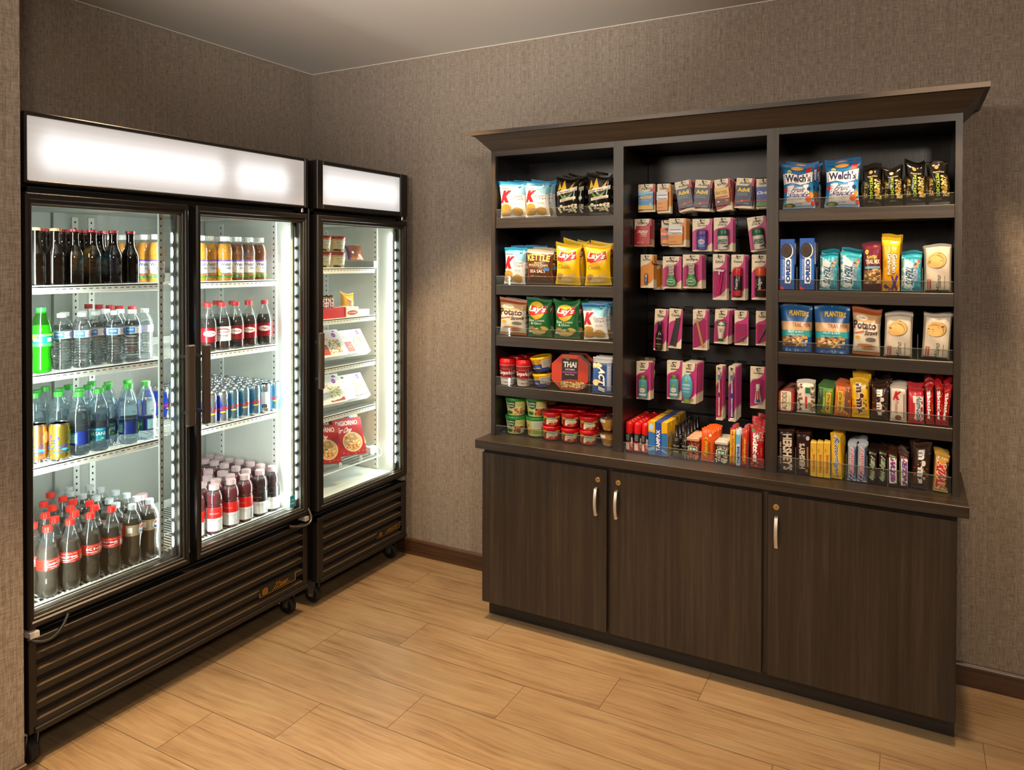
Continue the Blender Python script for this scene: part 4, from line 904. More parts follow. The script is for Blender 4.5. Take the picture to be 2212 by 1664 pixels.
def pizza(v): return carton(.165, .185, .035, '#b4262c', [('r', '#c8464a', 0, .78, 1, 1), T('#f6ece8', 'DIGIORNO', .10, .80, .86, .93, b=.03), T('#f6ece8', 'For One', .10, .60, .62, .75, b=.02, sh=.25), ('e', '#e6cfa0', .58, .34, .34, .27), ('e', '#d8a060', .58, .34, .30, .235), ('n', ['#f0e2b8', '#e8cf90', '#c85a3a'], 60, .34, .16, .82, .52, .03, 7), ('n', ['#e06a5a'], 18, .05, .02, .98, .08, .02, 2)], 'frozen_pizza_box', sidec='#8a1c24')
for k, (x, y, r_) in enumerate(((.565, -.325, -.05), (.560, -.505, .04))):
    put('pizza', lambda: pizza(0), (x, y, zbk+.034), (-.42, .10+r_, PI/2-.30), 'red frozen pizza box leaning back, %s in the freezer basket' % ('right one of two', 'left one of two')[k], 'pizza box', 'frozen pizza boxes')
for k, (x, y) in enumerate(((.490, -.170), (.42, -.36), (.42, -.52))):
    o = bag(.085, .225, .045, [(.75, '#b98a50'), (1, '#8a6a48')], [('r', '#2f6fb0', .2, .58, .55, .86), T('#f4f4f4', 'SUB', .24, .66, .5, .78, b=.02), ('e', '#d8a868', .6, .30, .28, .26), ('n', ['#c89450', '#e2b878'], 16, .4, .1, .85, .5, .05, 4)], 9+k, name='frozen_sandwich_pack')
    o.location = (x, y, zbk+.040); o.rotation_euler = (-.30, -.20, PI/2-.3); tag(o, 'brown frozen sandwich pack with blue label, %s pizza box' % ('right of the front', 'behind the middle', 'behind the left')[k], 'frozen sandwich', 'frozen sandwiches')
o = carton(.050, .035, .03, '#ecebe6', [], 'white_carton'); o.location = (.572, -.175, zbk+.012); o.rotation_euler = (0, 0, PI/2); tag(o, 'small plain white carton at the right end of the wire basket', 'box')
# ------------------------------------------------------------------ packets, cups and boxes on the open shelves
YF = YU+.014
def wh(l, r, top, z, y=None):
    y = YF if y is None else y; a, b = hit(l, top, 1, y), hit(r, top, 1, y); return (a.x+b.x)/2, b.x-a.x, (a.z+b.z)/2-z
def bayof(x): return next((q_ for q_ in BAY if q_[0]-.02 < x < q_[1]+.02))
def stock(fn, l, r, top, z, lab, cat, n=0, gap=None, roll=0, yaw=0, lean=0, group=None, dx=0, dz=0, jit=.03, y=None, rl=None):
    xc, w_, h_ = wh(l, r, top, z, y); h_ = h_/max(.5, math.cos(lean)); w_ *= .965
    up_ = [q_-.044 for q_ in SZ if q_ > z+.05 and not 1.99 < xc < 2.56]; lim = (min(up_) if up_ else 9)-z-.012-abs(math.sin(roll))*w_; h_ = min(h_, lim)
    b0, b1 = bayof(xc); ex = w_/2*math.cos(yaw)+abs(math.sin(roll))*h_*(.5 if abs(roll) > .01 else 0)+.003; xc = min(max(xc, b0+min(ex, w_/2+.012)), b1-min(ex, w_/2+.012))
    o = fn(w_, h_); d = o.get('_d', .03)
    if '_d' in o: del o['_d']
    def ext(rot):                                           # real extents of the packet once turned
        M_ = Matrix.Rotation(rot[2], 3, 'Z') @ Matrix.Rotation(rot[1], 3, 'Y') @ Matrix.Rotation(rot[0], 3, 'X'); V_ = [M_ @ v.co for v in o.data.vertices]
        for c_ in KIDS.get(o.name, []): V_ += [M_ @ v.co for v in c_.data.vertices]
        return min(v.x for v in V_), max(v.x for v in V_), min(v.y for v in V_), max(v.y for v in V_), min(v.z for v in V_), max(v.z for v in V_)
    rot = (-lean, roll, yaw); e = ext(rot); hz = (e[5]-e[4])/(lim+.004); sz_ = 1/hz if hz > 1 else 1; o.scale = (1, 1, sz_); y0 = (YF-.0055 if y is None else y)-e[2]
    fx_ = lambda x, e: min(max(x, b0-e[0]+.0015), b1-e[1]-.0015)
    o.location = (fx_(xc, e), y0, z+.0032-e[4]); o.rotation_euler = rot
    grp = group or ('matching '+cat+'s: '+(rl or lab)); tag(o, lab, cat, grp if n else None)
    ye = y0+e[3]; g_ = .0012 if fn not in (kchips, popcorn, lays, pist, welch, mms, skit) else .005
    for k in range(n):
        r2 = (-lean, roll*.6+RN.uniform(-jit, jit)*.8, yaw+RN.uniform(-jit, jit)*.4); e = ext(r2); yy = max(ye+g_-e[2], y0+(gap or 0)*(k+1))
        if yy+e[3] > -.021: break
        ye = yy+e[3]; x2 = fx_(xc+dx*(k+1)*.3+RN.uniform(-jit, jit)*w_*.5, e)
        c = dup(o, (x2, yy, z+.0032-e[4]), r2)
        if fn in (kchips, popcorn, lays, pist, welch) or cat in ('chip bag', 'candy bag', 'cereal bar'): c.scale = (1, 1, max(min(sz_*(1+RN.uniform(.03, .13)), .985/hz), .6))
        pr = (rl or lab).split(','); base = ' '.join(pr[0].split()[:8])
        tag(c, '%s, %s behind the front one%s' % (base, ORD[k], (', '+' '.join(pr[-1].split()[:3])) if len(pr) > 1 else ''), cat, grp)
    return o
def kchips(w, h):
    return bag(w, h, .045, [(.10, '#e4e4e4'), (.80, '#eceeef'), (.90, '#7fc0dc'), (1, '#2486b8')],
        [('p', '#8cc8e0', [(.5, .80), (1, .80), (1, .62), (.75, .66)]), T('#8a5a6a', 'Special', .12, .78, .42, .85, b=.01), T('#b4202c', 'K', .12, .42, .50, .76, b=.09, sh=.45), T('#34406a', 'Cracker', .50, .56, .94, .64, b=.0), T('#34406a', 'Chips', .56, .47, .94, .55, b=.0), T('#7a7a8a', 'Sea Salt', .58, .36, .86, .41),
         ('e', '#c8983a', .26, .28, .22, .10, .1), ('e', '#b8862c', .24, .15, .25, .11), ('e', '#d2a344', .24, .16, .22, .09), ('e', '#c8983a', .70, .15, .22, .12), ('c', '#1b6f9e', .80, .90, .07), T('#ffffff', '90', .75, .88, .85, .92)], RN.randint(1, 99), name='chip_bag')
def popcorn(w, h):
    return bag(w, h, .05, [(1, '#15140f')], [('p', '#e0b428', [(.12, .62), (.20, .84), (.30, .68)]), ('p', '#eec02c', [(.28, .64), (.42, .92), (.54, .66)]), ('p', '#e0a820', [(.56, .64), (.86, .86), (.74, .62)]), ('p', '#6f9c2c', [(.20, .56), (.50, .44), (.80, .60), (.62, .40), (.34, .40)]),
        ('p', '#f1ead8', [(.03, .50), (.97, .64), (.97, .74), (.03, .60)]), T('#15140f', 'Smartfood', .09, .555, .92, .665, b=.01, sh=.2, sl=.85), ('p', '#efe6d2', [(.20, .34), (.92, .42), (.92, .49), (.20, .41)]), T('#2a2a22', 'WHITE CHEDDAR', .26, .385, .88, .435, sl=1.0),
        ('n', ['#efe6c8', '#dccb9a', '#f6f0dc'], 34, .10, .10, .92, .28, .055, 5)], RN.randint(1, 99), wr=1.5, name='popcorn_bag', rough=.2)
def kettle(w, h):
    return bag(w, h, .05, [(.9, '#5a2f1c'), (1, '#c9bfa6')], [T('#e3c766', 'KETTLE', .08, .68, .92, .86, b=.03, arch=.10), T('#e0cfa0', 'BRAND', .36, .60, .66, .65), T('#e8d9b0', 'POTATO CHIPS', .14, .52, .88, .59, b=.01), ('r', '#b98a50', .1, .49, .9, .495), T('#f0e4c8', 'SEA SALT', .18, .34, .80, .43, b=.02), ('r', '#3c7ab0', .74, .40, .92, .50), T('#d8c090', 'all natural', .2, .22, .8, .27)], 7, name='chip_bag')
def lays(w, h, g=False):
    b = '#e8bd12' if not g else '#1f6b38'
    a = [('e', '#f3d65c' if not g else '#e8c02a', .48, .70, .34, .22), ('e', '#f0a81c', .48, .64, .30, .17), ('p', '#c3222b', [(.10, .60), (.20, .82), (.55, .78), (.86, .86), (.92, .66), (.60, .60), (.30, .56)]), T('#f6f3ee', "Lay's", .16, .62, .86, .82, b=.03, out='#8c141c', sh=.15)]
    a += [T('#6b4a14', 'Classic', .14, .40, .70, .50)] if not g else [T('#eef2e8', 'Sour Cream', .12, .41, .82, .48), T('#eef2e8', '& Onion', .22, .33, .70, .40)]
    a += [('e', '#b98a5a', .24, .20, .16, .08, -.3), ('e', '#e6c676', .55, .16, .26, .09, .2), ('e', '#d8b25c', .74, .22, .18, .07, .5), ('e', '#eed593', .44, .10, .22, .06)]+([('e', '#3f7a34', .60, .22, .08, .04), ('e', '#dfe6d8', .18, .14, .14, .03)] if g else [])
    return bag(w, h, .052, [(1, b)], a, RN.randint(1, 99), wr=1.3, name='chip_bag', neck=.13)
def straws(w, h):
    return bag(w, h, .05, [(.07, '#b8692e'), (.70, '#e6dccb'), (.88, '#c8a276'), (1, '#a8562f')], [('e', '#e9e2c4', .36, .80, .22, .055), T('#3a3a2a', 'Sensible', .24, .785, .48, .815), T('#4a2c1c', 'Potato', .03, .56, .90, .74, b=.04), T('#4a2c1c', 'Straws', .48, .44, .97, .55, b=.03, sh=.1, sl=.2), ('p', '#c8683a', [(.04, .44), (.46, .50), (.46, .53), (.04, .48)]), ('e', '#d8a82c', .2, .38, .10, .04), ('e', '#7a7a70', .70, .34, .20, .05),
        ('e', '#b8703a', .48, .22, .30, .03, -.4), ('e', '#c98346', .46, .22, .28, .028, .5), ('e', '#a8622f', .60, .20, .26, .026, -.2), ('e', '#c98346', .58, .14, .24, .026, .25)], 12, name='snack_bag')
def soup(w, h): return cup(w, h, '#e8e2dc', '#c8141a', [('p', '#8e1c20', [(0, .38), (.3, .34), (.5, .30), (.75, .34), (1, .40), (1, 1), (0, 1)]), ('p', '#8a8fa8', [(0, .36), (.5, .28), (1, .38), (1, .34), (.5, .25), (0, .33)]), T('#f6f2ee', "Campbell's", .06, .46, .94, .72, b=.02, sh=.2), T('#e8d0cc', "soup on the go", .30, .78, .66, .83), T('#a01c24', 'TOMATO', .26, .06, .74, .17, b=.01)], 'soup_cup', .022, .80, 1.0, dome=.006)
def bowlg(w, h, v=0): return cup(w, h, '#c9cf7a', '#2f8a3a', [('p', '#1f4a2a', [(.18, .98), (.50, .98), (.47, .55), (.34, .46), (.20, .60)]), T('#f0f4ec', 'Healthy', .20, .76, .47, .90, b=.02), T('#f0f4ec', 'Choice', .21, .60, .44, .74, b=.02), ('e', '#e6dcb8', .66, .32, .24, .32), ('n', ['#d8742c', '#e0a040', '#8a5a2a', '#c8502c', '#e8d8a0'] if v != 1 else ['#b8502c', '#d88a3c', '#4a6a2a', '#8a3a20'], 30, .48, .10, .82, .48, .045, 3+v), ('e', '#2a6a3a', .28, .20, .12, .12), ('r', '#e8dca0', .55, .85, .80, .88)], 'soup_bowl', .013, .80)
def bowlback(w, h): return cup(w, h, '#c9cf7a', '#2f8a3a', [('r', '#e0dcc8', .36, .50, .92, .95), ('r', '#9ab04a', .36, .12, .92, .45), ('n', ['#d8742c', '#e8c070', '#c89a4a'], 14, .04, .1, .3, .7, .05, 3)]+[('r', '#8a8a7a', .40, .56+.06*i, .88, .575+.06*i) for i in range(6)], 'soup_bowl', .013, .80)
def pasta(w, h): return cup(w, h, '#b4141c', '#c8101a', [('e', '#d8902c', .22, .80, .12, .14), ('e', '#e0a83a', .76, .82, .14, .12), ('p', '#efe6cc', [(.26, .12), (.30, .62), (.68, .66), (.78, .50), (.62, .10)]), ('e', '#3a7a34', .50, .72, .24, .12), T('#f0f0e0', 'BEEFARONI', .32, .66, .68, .78, b=.02), T('#8a1c1c', 'Ravioli', .36, .40, .62, .50, b=.01), ('n', ['#c8501c', '#e0802c', '#b03018'], 12, .40, .10, .66, .26, .05, 4), ('n', ['#e8b040', '#4f8a3a', '#d86a2a'], 10, .06, .1, .22, .7, .05, 9)], 'pasta_cup', .012, .84)
def fruit(w, h):
    R = w/2.1; rb = R*.70; o = MB().lathe([(rb*.8, 0), (rb, .003), (R*.95, h*.6), (R, h-.008), (w/2, h-.006), (w/2, h-.002), (w/2*.9, h)], 28, BLI).build('fruit_cup'); o['_d'] = w
    m = MB(); m.lathe([(0, .002), (rb*.8, .003), (R*.92, h*.6), (R*.95, h*.82), (0, h*.84)], 24, mat('#d8a04a', .3, 0, 0, .5, 0, .1))
    apply(m, [('n', ['#e8b85c', '#f0c878', '#c88a34', '#e4ac4a'], 40, .03, .05, .97, .95, .07, 6)], cyl_map(rb*.85, .004, h*.8, PI, R*.93), R*PI, h, L=.01); m.build('fruit', o)
    m = MB(); m.lathe([(w/2*.97, h-.003), (w/2, h-.002), (w/2*.98, h+.001), (0, h+.001)], 28, BLI); m.build('lid', o)
    m = MB(); m.lathe([(R*.97, h*.62), (R*.99, h*.84)], 28, mat('#e8e2d8', .4)); keep = [i for i, f in enumerate(m.f) if len(f) == 4 and (i % 28) in (17, 18, 19, 20)]
    m.f = [m.f[i] for i in keep]; m.mi = [m.mi[i] for i in keep]; m.sm = [m.sm[i] for i in keep]; m.build('label', o); return o
def easym(w, h): return cup(w, h, '#24387a', '#d8a810', [('r', '#c88a2c', 0, .62, .52, 1), ('r', '#d4cfcc', .52, .30, 1, 1), ('n', ['#e8b030', '#c87a1c'], 20, 0, .66, .5, .96, .04, 3), ('e', '#3a6ac0', .35, .45, .12, .14), ('e', '#d8741c', .86, .22, .10, .10)]+[('r', '#8a8684', .56, .38+.06*i, .96, .40+.06*i) for i in range(9)]+[T('#e8e8f4', 'Easy Mac', .10, .2, .48, .38, b=.02)], 'macaroni_cup', .010, .80)
def octbox(w, h):
    d = .05; c = .27; m = MB(); P = [(-w/2, h*c), (-w/2+w*c, 0), (w/2-w*c, 0), (w/2, h*c), (w/2, h*(1-c)), (w/2-w*c, h), (-w/2+w*c, h), (-w/2, h*(1-c))]
    m.prism(P, 'y', -d/2, d/2, mat('#b4361a', .35))
    m.prism([(x*.995+(.0008 if x > 0 else -.0008), z) for x, z in P], 'y', -d/2+.006, d/2-.006, mat('#cfc6ba', .4))
    apply(m, [('r', '#d8441c', .30, .90, .70, .995), ('r', '#191512', .28, .22, .72, .88), ('c', '#8a6a2c', .44, .90, .06), T('#f0ece4', 'THAI', .32, .64, .68, .80, b=.04), T('#f0ece4', 'KITCHEN', .38, .56, .63, .60, b=.01), ('r', '#7c2f7a', .30, .48, .70, .53), T('#d8c8a8', 'Pad Thai', .38, .42, .62, .46), ('e', '#8a3a1a', .58, .16, .38, .15), ('n', ['#e6c890', '#d8ac60', '#c8904a', '#8a9a4a', '#f0dcae'], 120, .26, .08, .90, .24, .022, 3)], lambda a, b, off: ((a-.5)*w, -d/2-off, b*h), w, h, L=9)
    o = m.build('noodle_box'); o['_d'] = d; return o
def act(w, h): return bag(w, h, .03, [(.86, '#2c5ca4'), (1, '#d8d6d0')], [('p', '#1c2f5c', [(.30, .06), (.62, .02), (.72, .78), (.34, .84)]), ('n', ['#ecdca8', '#dcc480', '#f2e8c4'], 10, .10, .74, .40, .82, .09, 3), ('n', ['#ecdca8', '#dcc480'], 10, .12, .26, .36, .36, .09, 4), T('#eef0f4', 'ACT II', .34, .08, .66, .72, rot=-90, b=.05, sh=.1), ('r', '#8f97b4', .76, .1, .96, .84)]+[('r', '#d0d4e0', .79, .14+.05*i, .93, .155+.05*i) for i in range(13)], 5, (.03, .04), 1, .02, .4, name='popcorn_pack', rough=.3)
def welch(w, h):
    return bag(w, h, .045, [(.30, '#8aa6cc'), (.84, '#2c7cb8'), (1, '#1f6aa8')], [('e', '#e8922c', .48, .92, .20, .05), ('e', '#f6c46a', .48, .925, .16, .035), ('e', '#c8302c', .84, .88, .09, .07), ('e', '#c8d048', .24, .83, .07, .05), ('p', '#2c7cb8', [(0, .8), (1, .8), (1, .2), (0, .2)]), ('p', '#e8e4ec', [(.10, .06), (.16, .52), (.86, .54), (.90, .06)]), ('p', '#2a2c5c', [(.02, .53), (.02, .80), (.20, .83), (.55, .78), (.98, .85), (.98, .58), (.6, .52), (.3, .57)]), ('p', '#f0edf0', [(.03, .545), (.03, .785), (.20, .815), (.55, .765), (.97, .835), (.97, .595), (.6, .535), (.3, .585)]),
        T('#1f1c44', "Welch's", .10, .60, .92, .78, b=.04), T('#4a4a6a', 'FAMILY FARMER OWNED', .26, .575, .74, .597, sl=.8), ('r', '#2f8ac4', .38, .49, .70, .53), T('#2c3a74', 'Fruit', .32, .37, .74, .48, b=.01, sh=.3), T('#2c3a74', 'Snacks', .20, .25, .86, .37, b=.01, sh=.3), ('p', '#1f3f7c', [(.28, .23), (.6, .215), (.84, .24), (.6, .225)]), T('#4a5a5a', 'FAT FREE', .40, .09, .62, .12),
        ('c', '#c8383c', .09, .42, .07), ('c', '#2a3460', .88, .44, .06), ('e', '#d85a2a', .84, .20, .10, .07), ('e', '#3a7a3a', .22, .07, .18, .05), ('e', '#e8a83c', .20, .06, .10, .03), ('e', '#e0902c', .94, .30, .05, .07), ('e', '#c8302c', .96, .10, .05, .05)], RN.randint(1, 99), name='fruit_snack_bag')
def pist(w, h):
    return bag(w, h, .045, [(1, '#14120e')], [('e', '#2a2210', .03, .42, .20, .26), ('n', ['#c8a468', '#d8b880', '#a8843c', '#8a9a3a', '#e0c490'], 40, .0, .20, .18, .62, .055, 4), ('e', '#2a2210', .85, .42, .24, .28), ('n', ['#c8a468', '#d8b880', '#a8843c', '#8a9a3a', '#e0c490'], 70, .66, .18, .99, .66, .055, 9), T('#a4c83a', 'PISTACHIOS', .36, .18, .54, .70, rot=-90, b=.01), ('c', '#c88a4a', .44, .84, .10), T('#d8c8b0', 'Roasted & Salted', .25, .72, .80, .755), T('#c8b89a', 'NET WT 1.5 OZ', .30, .10, .62, .13)], RN.randint(1, 99), wr=1.4, name='pistachio_bag', rough=.18)
def oreo(w, h): return carton(w, h, .05, '#1d4fa8', [('r', '#2c6cc4', .04, .2, .96, .6), ('n', ['#f2f2ee'], 12, .05, .60, .9, .92, .10, 6), ('e', '#efece2', .50, .76, .42, .15), ('e', '#2a1c14', .46, .77, .40, .145), ('e', '#3c2c20', .46, .77, .30, .11), ('e', '#2a1c14', .46, .77, .24, .085), ('p', '#f4f4f4', [(.36, .12), (.72, .12), (.80, .20), (.80, .60), (.70, .62), (.40, .62), (.34, .58)]), T('#1d3f94', 'OREO', .42, .14, .74, .60, rot=90, b=.07), T('#e8ecf4', "Milk's Favorite Cookie", .18, .2, .28, .6, rot=90), ('p', '#c8242c', [(.04, .0), (.04, .08), (.3, .03), (.36, .0)])], 'cookie_box', top=[('e', '#eeeeee', .5, .6, .2, .2), ('e', '#f0f0f0', .25, .4, .12, .15)], topc='#1f58b4', sidec='#17428c', side=[('r', '#c8ccd8', .15, .5, .85, .92)])
def rice(w, h):
    return bag(w, h, .028, [(.86, '#5fb4cc'), (1, '#2a9cb4')], [('p', '#d8e6ea', [(0, .1), (.55, .02), (.70, .70), (.30, .86), (0, .95)]), ('p', '#2c8ca8', [(.62, .02), (1, .02), (1, .78), (.80, .60)]), T('#2b5a7c', 'TREATS', .20, .18, .60, .66, rot=-90, b=.05, sh=.15, out='#f0f6f8'), T('#2b5a7c', 'RICE KRISPIES', .58, .28, .80, .74, rot=-90, b=.03, out='#e8f4f8'), T('#4a9cb8', 'The Original', .06, .08, .18, .5, rot=-90), ('n', ['#d89a4a', '#c8803a', '#3a2c24'], 7, .68, .66, .86, .78, .06, 4), ('r', '#d8505c', .82, .80, .92, .86)], RN.randint(1, 99), (.05, .06), 1, .04, .8, name='cereal_bar', foil=.25)
def trailm(w, h): return bag(w, h, .035, [(.14, '#4a1420'), (.42, '#8a6a44'), (.90, '#6a1a30'), (1, '#5a1428')], [('n', ['#d8b070', '#c89850', '#e8cc94', '#4a3020', '#8a5a30'], 60, .10, .16, .90, .44, .07, 5), ('r', '#5fa8c4', .08, .455, .94, .50), T('#e8c83a', 'PLANTERS', .22, .66, .76, .72, b=.03), T('#f0e0b8', 'TRAIL MIX', .14, .55, .92, .64, b=.02), ('e', '#a8b43a', .22, .80, .10, .05)], 8, name='trail_mix_bag')
def golden(w, h): return bag(w, h, .035, [(.40, '#e2a018'), (.86, '#e8b414'), (1, '#efc224')], [('p', '#4a2c7a', [(.02, .12), (.20, .14), (.55, .02), (.4, .0), (.15, .06)]), ('p', '#5a348c', [(.50, .30), (.62, .28), (.90, .02), (.78, .0)]), ('p', '#5a348c', [(.88, .34), (.98, .30), (.64, .0), (.5, .02)]), T('#f6efe6', 'Golden', .58, .34, .86, .70, rot=-90, b=.04, out='#6a3a1c'), T('#f6efe6', 'Grahams', .30, .30, .54, .70, rot=-90, b=.04, out='#6a3a1c'), T('#c83a1c', 'TREATS', .12, .44, .22, .58, rot=-90)], 9, name='cereal_bar')
def milano(w, h): return bag(w, h, .05, [(.93, '#cfc4b2'), (1, '#bdb4a6')], [('e', '#3a2a18', .48, .66, .34, .17, -.35), ('e', '#d8a85c', .47, .665, .33, .165, -.35), ('e', '#5a3c1c', .42, .635, .30, .135, -.42), ('e', '#e0b468', .41, .63, .295, .13, -.42), T('#2c2420', 'Milano', .44, .02, .62, .36, rot=90, b=.0, sh=.1), ('r', '#9c2a24', .12, .06, .26, .26), T('#e8d8c8', 'PEPPERIDGE', .15, .07, .22, .25, rot=90), ('r', '#5a5048', .74, .06, .755, .34)], RN.randint(1, 99), (.0, .05), 1, .03, .9, name='cookie_bag', rough=.4)
def planters(w, h): return bag(w, h, .06, [(.12, '#1c4a8a'), (.32, '#8a6a48'), (.46, '#2f9aa4'), (.64, '#c8a274'), (1, '#1f5c9c')], [('n', ['#d8b070', '#c89850', '#e8cc94', '#6a4a2a', '#a87840', '#5a2c2c'], 80, .12, .14, .86, .33, .05, 5), ('p', '#1c4a8a', [(.60, .12), (1, .12), (1, .32), (.86, .32)]), ('p', '#e0c23a', [(.5, .12), (.78, .32), (.81, .32), (.54, .12)]), T('#e8c23a', 'PLANTERS', .30, .76, .90, .87, b=.04, arch=.12, out='#1a2a5c'), T('#7c2a30', 'TRAIL MIX', .40, .54, .96, .62, b=.0), T('#e4f0ec', 'FRUIT & NUT', .26, .41, .76, .45), T('#d0e4e0', 'nuts, raisins, cranberries', .2, .35, .78, .38), T('#e8ecf0', 'ENERGY', .62, .18, .88, .22, b=.02), ('c', '#8a9ab0', .5, .965, .02)], RN.randint(1, 99), (.03, .05), 0, .02, .9, name='trail_mix_pouch', flat_bottom=1)
def altoid(w, h):
    d = .022; m = MB(); m.prism(rrect(-w/2, 0, w/2, h, .012), 'y', -d/2, d/2-.009, mat('#a83a32', .3, .3)); m.prism(rrect(-w/2+.001, .001, w/2-.001, h-.001, .011), 'y', d/2-.009, d/2, mat('#9a8f88', .3, .6))
    apply(m, [('p', '#ded2b8', [(a, b) for a, b in rrect(.14, .04, .84, .96, .10)]), T('#5a4a34', 'ALTOIDS', .22, .08, .56, .90, rot=90, b=.02), ('r', '#b8a888', .64, .2, .67, .8), T('#7a6a50', 'PEPPERMINT', .72, .25, .78, .75, rot=90)], lambda a, b, off: ((a-.5)*w, -d/2-off, b*h), w, h, L=9)
    o = m.build('mint_tin'); o['_d'] = d; return o
def nutb(w, h): return bar(w, h, .03, '#e4dcce', 'GO', [('n', ['#5a3a24', '#8a6a4a', '#b89468', '#3c2818'], 40, .02, .08, .30, .9, .06, 3), ('n', ['#5a3a24', '#8a6a4a', '#b89468'], 34, .80, .08, .98, .9, .06, 7), ('r', '#1f6a44', .50, .62, .78, .80), ('r', '#c8322c', .48, .14, .60, .52)], tx=(.64, .10, .82, .34), tc='#3a2c20', name='nut_bar', seed=3)
def granola(w, h, o=False): return bar(w, h, .026, '#5a8a2c' if not o else '#d8702c', 'NATURE VALLEY', [('r', '#30441f' if not o else '#6a4a3a', (.04 if not o else .62), .08, (.34 if not o else .96), .90), ('r', '#3a2c10', .52 if not o else .18, .14, .86 if not o else .54, .80), ('r', '#d8b43a', .54 if not o else .20, .15, .84 if not o else .52, .79), T('#e8e4c8', 'CRUNCHY', (.38 if not o else .55), .28, (.48 if not o else .62), .62, rot=90, b=.01), ('n', ['#c8964a', '#a87634'], 10, .3, .06, .8, .16, .08, 3)], tx=(.60 if not o else .26, .18, .78 if not o else .46, .76), tc='#3c3414', rot=90, ends='#3f7030' if not o else '#c86a3c', name='granola_bar', seed=5, sh=0)
def mms(w, h, c='#e8b41a'): return bag(w, h, .034, [(1, c)], [('n', ['#3a7a3a', '#c8302c', '#2c5cb0', '#e0802c'], 12, .06, .30, .94, .86, .07, 5), T('#4a2a1c' if c[1] == 'e' else '#efe8e0', "m&m's", .30, .12, .78, .86, rot=-90, b=.06, out='#f4efe8' if c[1] == 'e' else '#2a1a14')], RN.randint(1, 99), (.05, .06), 0, .05, 1.3, name='candy_bag')
def kprot(w, h): return bar(w, h, .026, '#d6cabc', 'Protein', [T('#b4242c', 'K', .24, .62, .66, .86, b=.08, sh=.4), ('e', '#7a4a2c', .5, .12, .20, .08), ('r', '#9a8a7a', .80, .1, .90, .8)], tx=(.30, .24, .52, .60), tc='#a83040', b=0, name='protein_bar', seed=4)
def nutri(w, h): return bar(w, h, .026, '#b82a34', 'Nutri-Grain', [('p', '#e4ddd2', [(.40, .04), (.96, .04), (.96, .80), (.30, .80)]), ('r', '#b8322c', .32, .2, .44, .6), ('e', '#9a3a30', .2, .2, .14, .1)], tx=(.52, .08, .86, .76), tc='#1f3a74', name='cereal_bar', seed=6, ends='#c8303a')
def skit(w, h, tx='Skittles', small=False): return bag(w, h, .03, [(1, '#b81420')], [('n', ['#3a8a3a', '#e8a02c', '#6a3a9c', '#e8d03a', '#d8303a'], 16, .45, .70, .95, .95, .06, 5), ('n', ['#3a8a3a', '#e8a02c', '#2c5cb0', '#e8d03a'], 14, .05, .04, .95, .22, .06, 7), ('c', '#3a9a3c', .24, .88, .10), T('#f4f0ee', tx, .22, .14, .62, .82, rot=-90, b=.05, out='#8a1018'), T('#e8b82c', 'Original', .76, .34, .88, .52, rot=-90)], RN.randint(1, 99), (.04, .05), 0, .05, 1.4, name='candy_bag')
def hers(w, h, alm=False): return bar(w, h, .016, '#2c1410', "HERSHEY'S", [T('#d8c8b8', 'MILK CHOCOLATE', .08, .20, .18, .70, rot=-90)] if not alm else [('r', '#a8743c', .76, .2, .86, .66), ('e', '#b8763c', .72, .1, .10, .04), ('e', '#d8d0c8', .82, .86, .12, .05)], tx=(.28, .06, .88, .90) if not alm else (.22, .14, .62, .74), tc='#cfc4b4', rot=-90 if not alm else 90, name='chocolate_bar', seed=2, sh=0, b=.04)
def tobl(w, h):
    m = MB(); d = .026; m.prism([(-w/2, -d/2), (w/2, -d/2), (w/2*.9, d/2), (-w/2*.9, d/2)], 'z', 0, h*.92, mat('#e0b03a', .3)); V = [(-w/2, -d/2, h*.92), (w/2, -d/2, h*.92), (w/2*.9, d/2, h*.92), (-w/2*.9, d/2, h*.92), (-w*.3, -d*.3, h), (w*.5, -d*.2, h*.975), (w*.4, 0, h*.98), (-w*.3, 0, h)]
    m.add(V, [(0, 1, 5, 4), (1, 2, 6, 5), (2, 3, 7, 6), (3, 0, 4, 7), (4, 5, 6, 7)], mat('#e8c050', .3), False)
    apply(m, [T('#a83a1c', 'TOBLERONE', .40, .12, .74, .66, rot=90, b=.03), ('e', '#b88a2c', .3, .78, .12, .05)], lambda a, b, off: ((a-.5)*w, -d/2-off, b*h*.92), w, h, L=9)
    o = m.build('chocolate_bar'); o['_d'] = d; return o
def butter(w, h): return bar(w, h, .022, '#e6b41c', 'Butterfinger', [], tx=(.26, .05, .80, .92), tc='#1f4f9c', out='#e8e4d8', name='chocolate_bar', seed=7)
def musk(w, h): return bar(w, h, .022, '#9aa0a8', '3 Musketeers', [('p', '#2c4a9c', [(.08, .04), (.5, .0), (.96, .06), (.9, .24), (.1, .20)]), ('r', '#2c3f7c', .80, .2, .96, .92)], tx=(.22, .08, .72, .88), tc='#b8242c', out='#e8ecf4', rot=90, ends='#c8ccd4', name='chocolate_bar', seed=8)
def milky(w, h): return bar(w, h, .022, '#2a1812', 'Milky Way', [('c', '#5a8a3a', .2, .92, .12)], tx=(.18, .10, .74, .80), tc='#3f7a34', out='#e4e4d8', name='chocolate_bar', seed=9)
def snick(w, h): return SNK(w, h, 10)
def snick2(w, h): return bar(w, h, .022, '#5a2c1a', 'SNICKERS', [('r', '#5a9a34', 0, .1, .14, .8), ('p', '#f4f2f4', [(.22, .06), (.92, .08), (.92, .88), (.22, .86)])], tx=(.32, .10, .84, .84), tc='#2c3f9c', out='#c22a3a', rot=90, ends='#4a2414', seed=11, name='chocolate_bar')
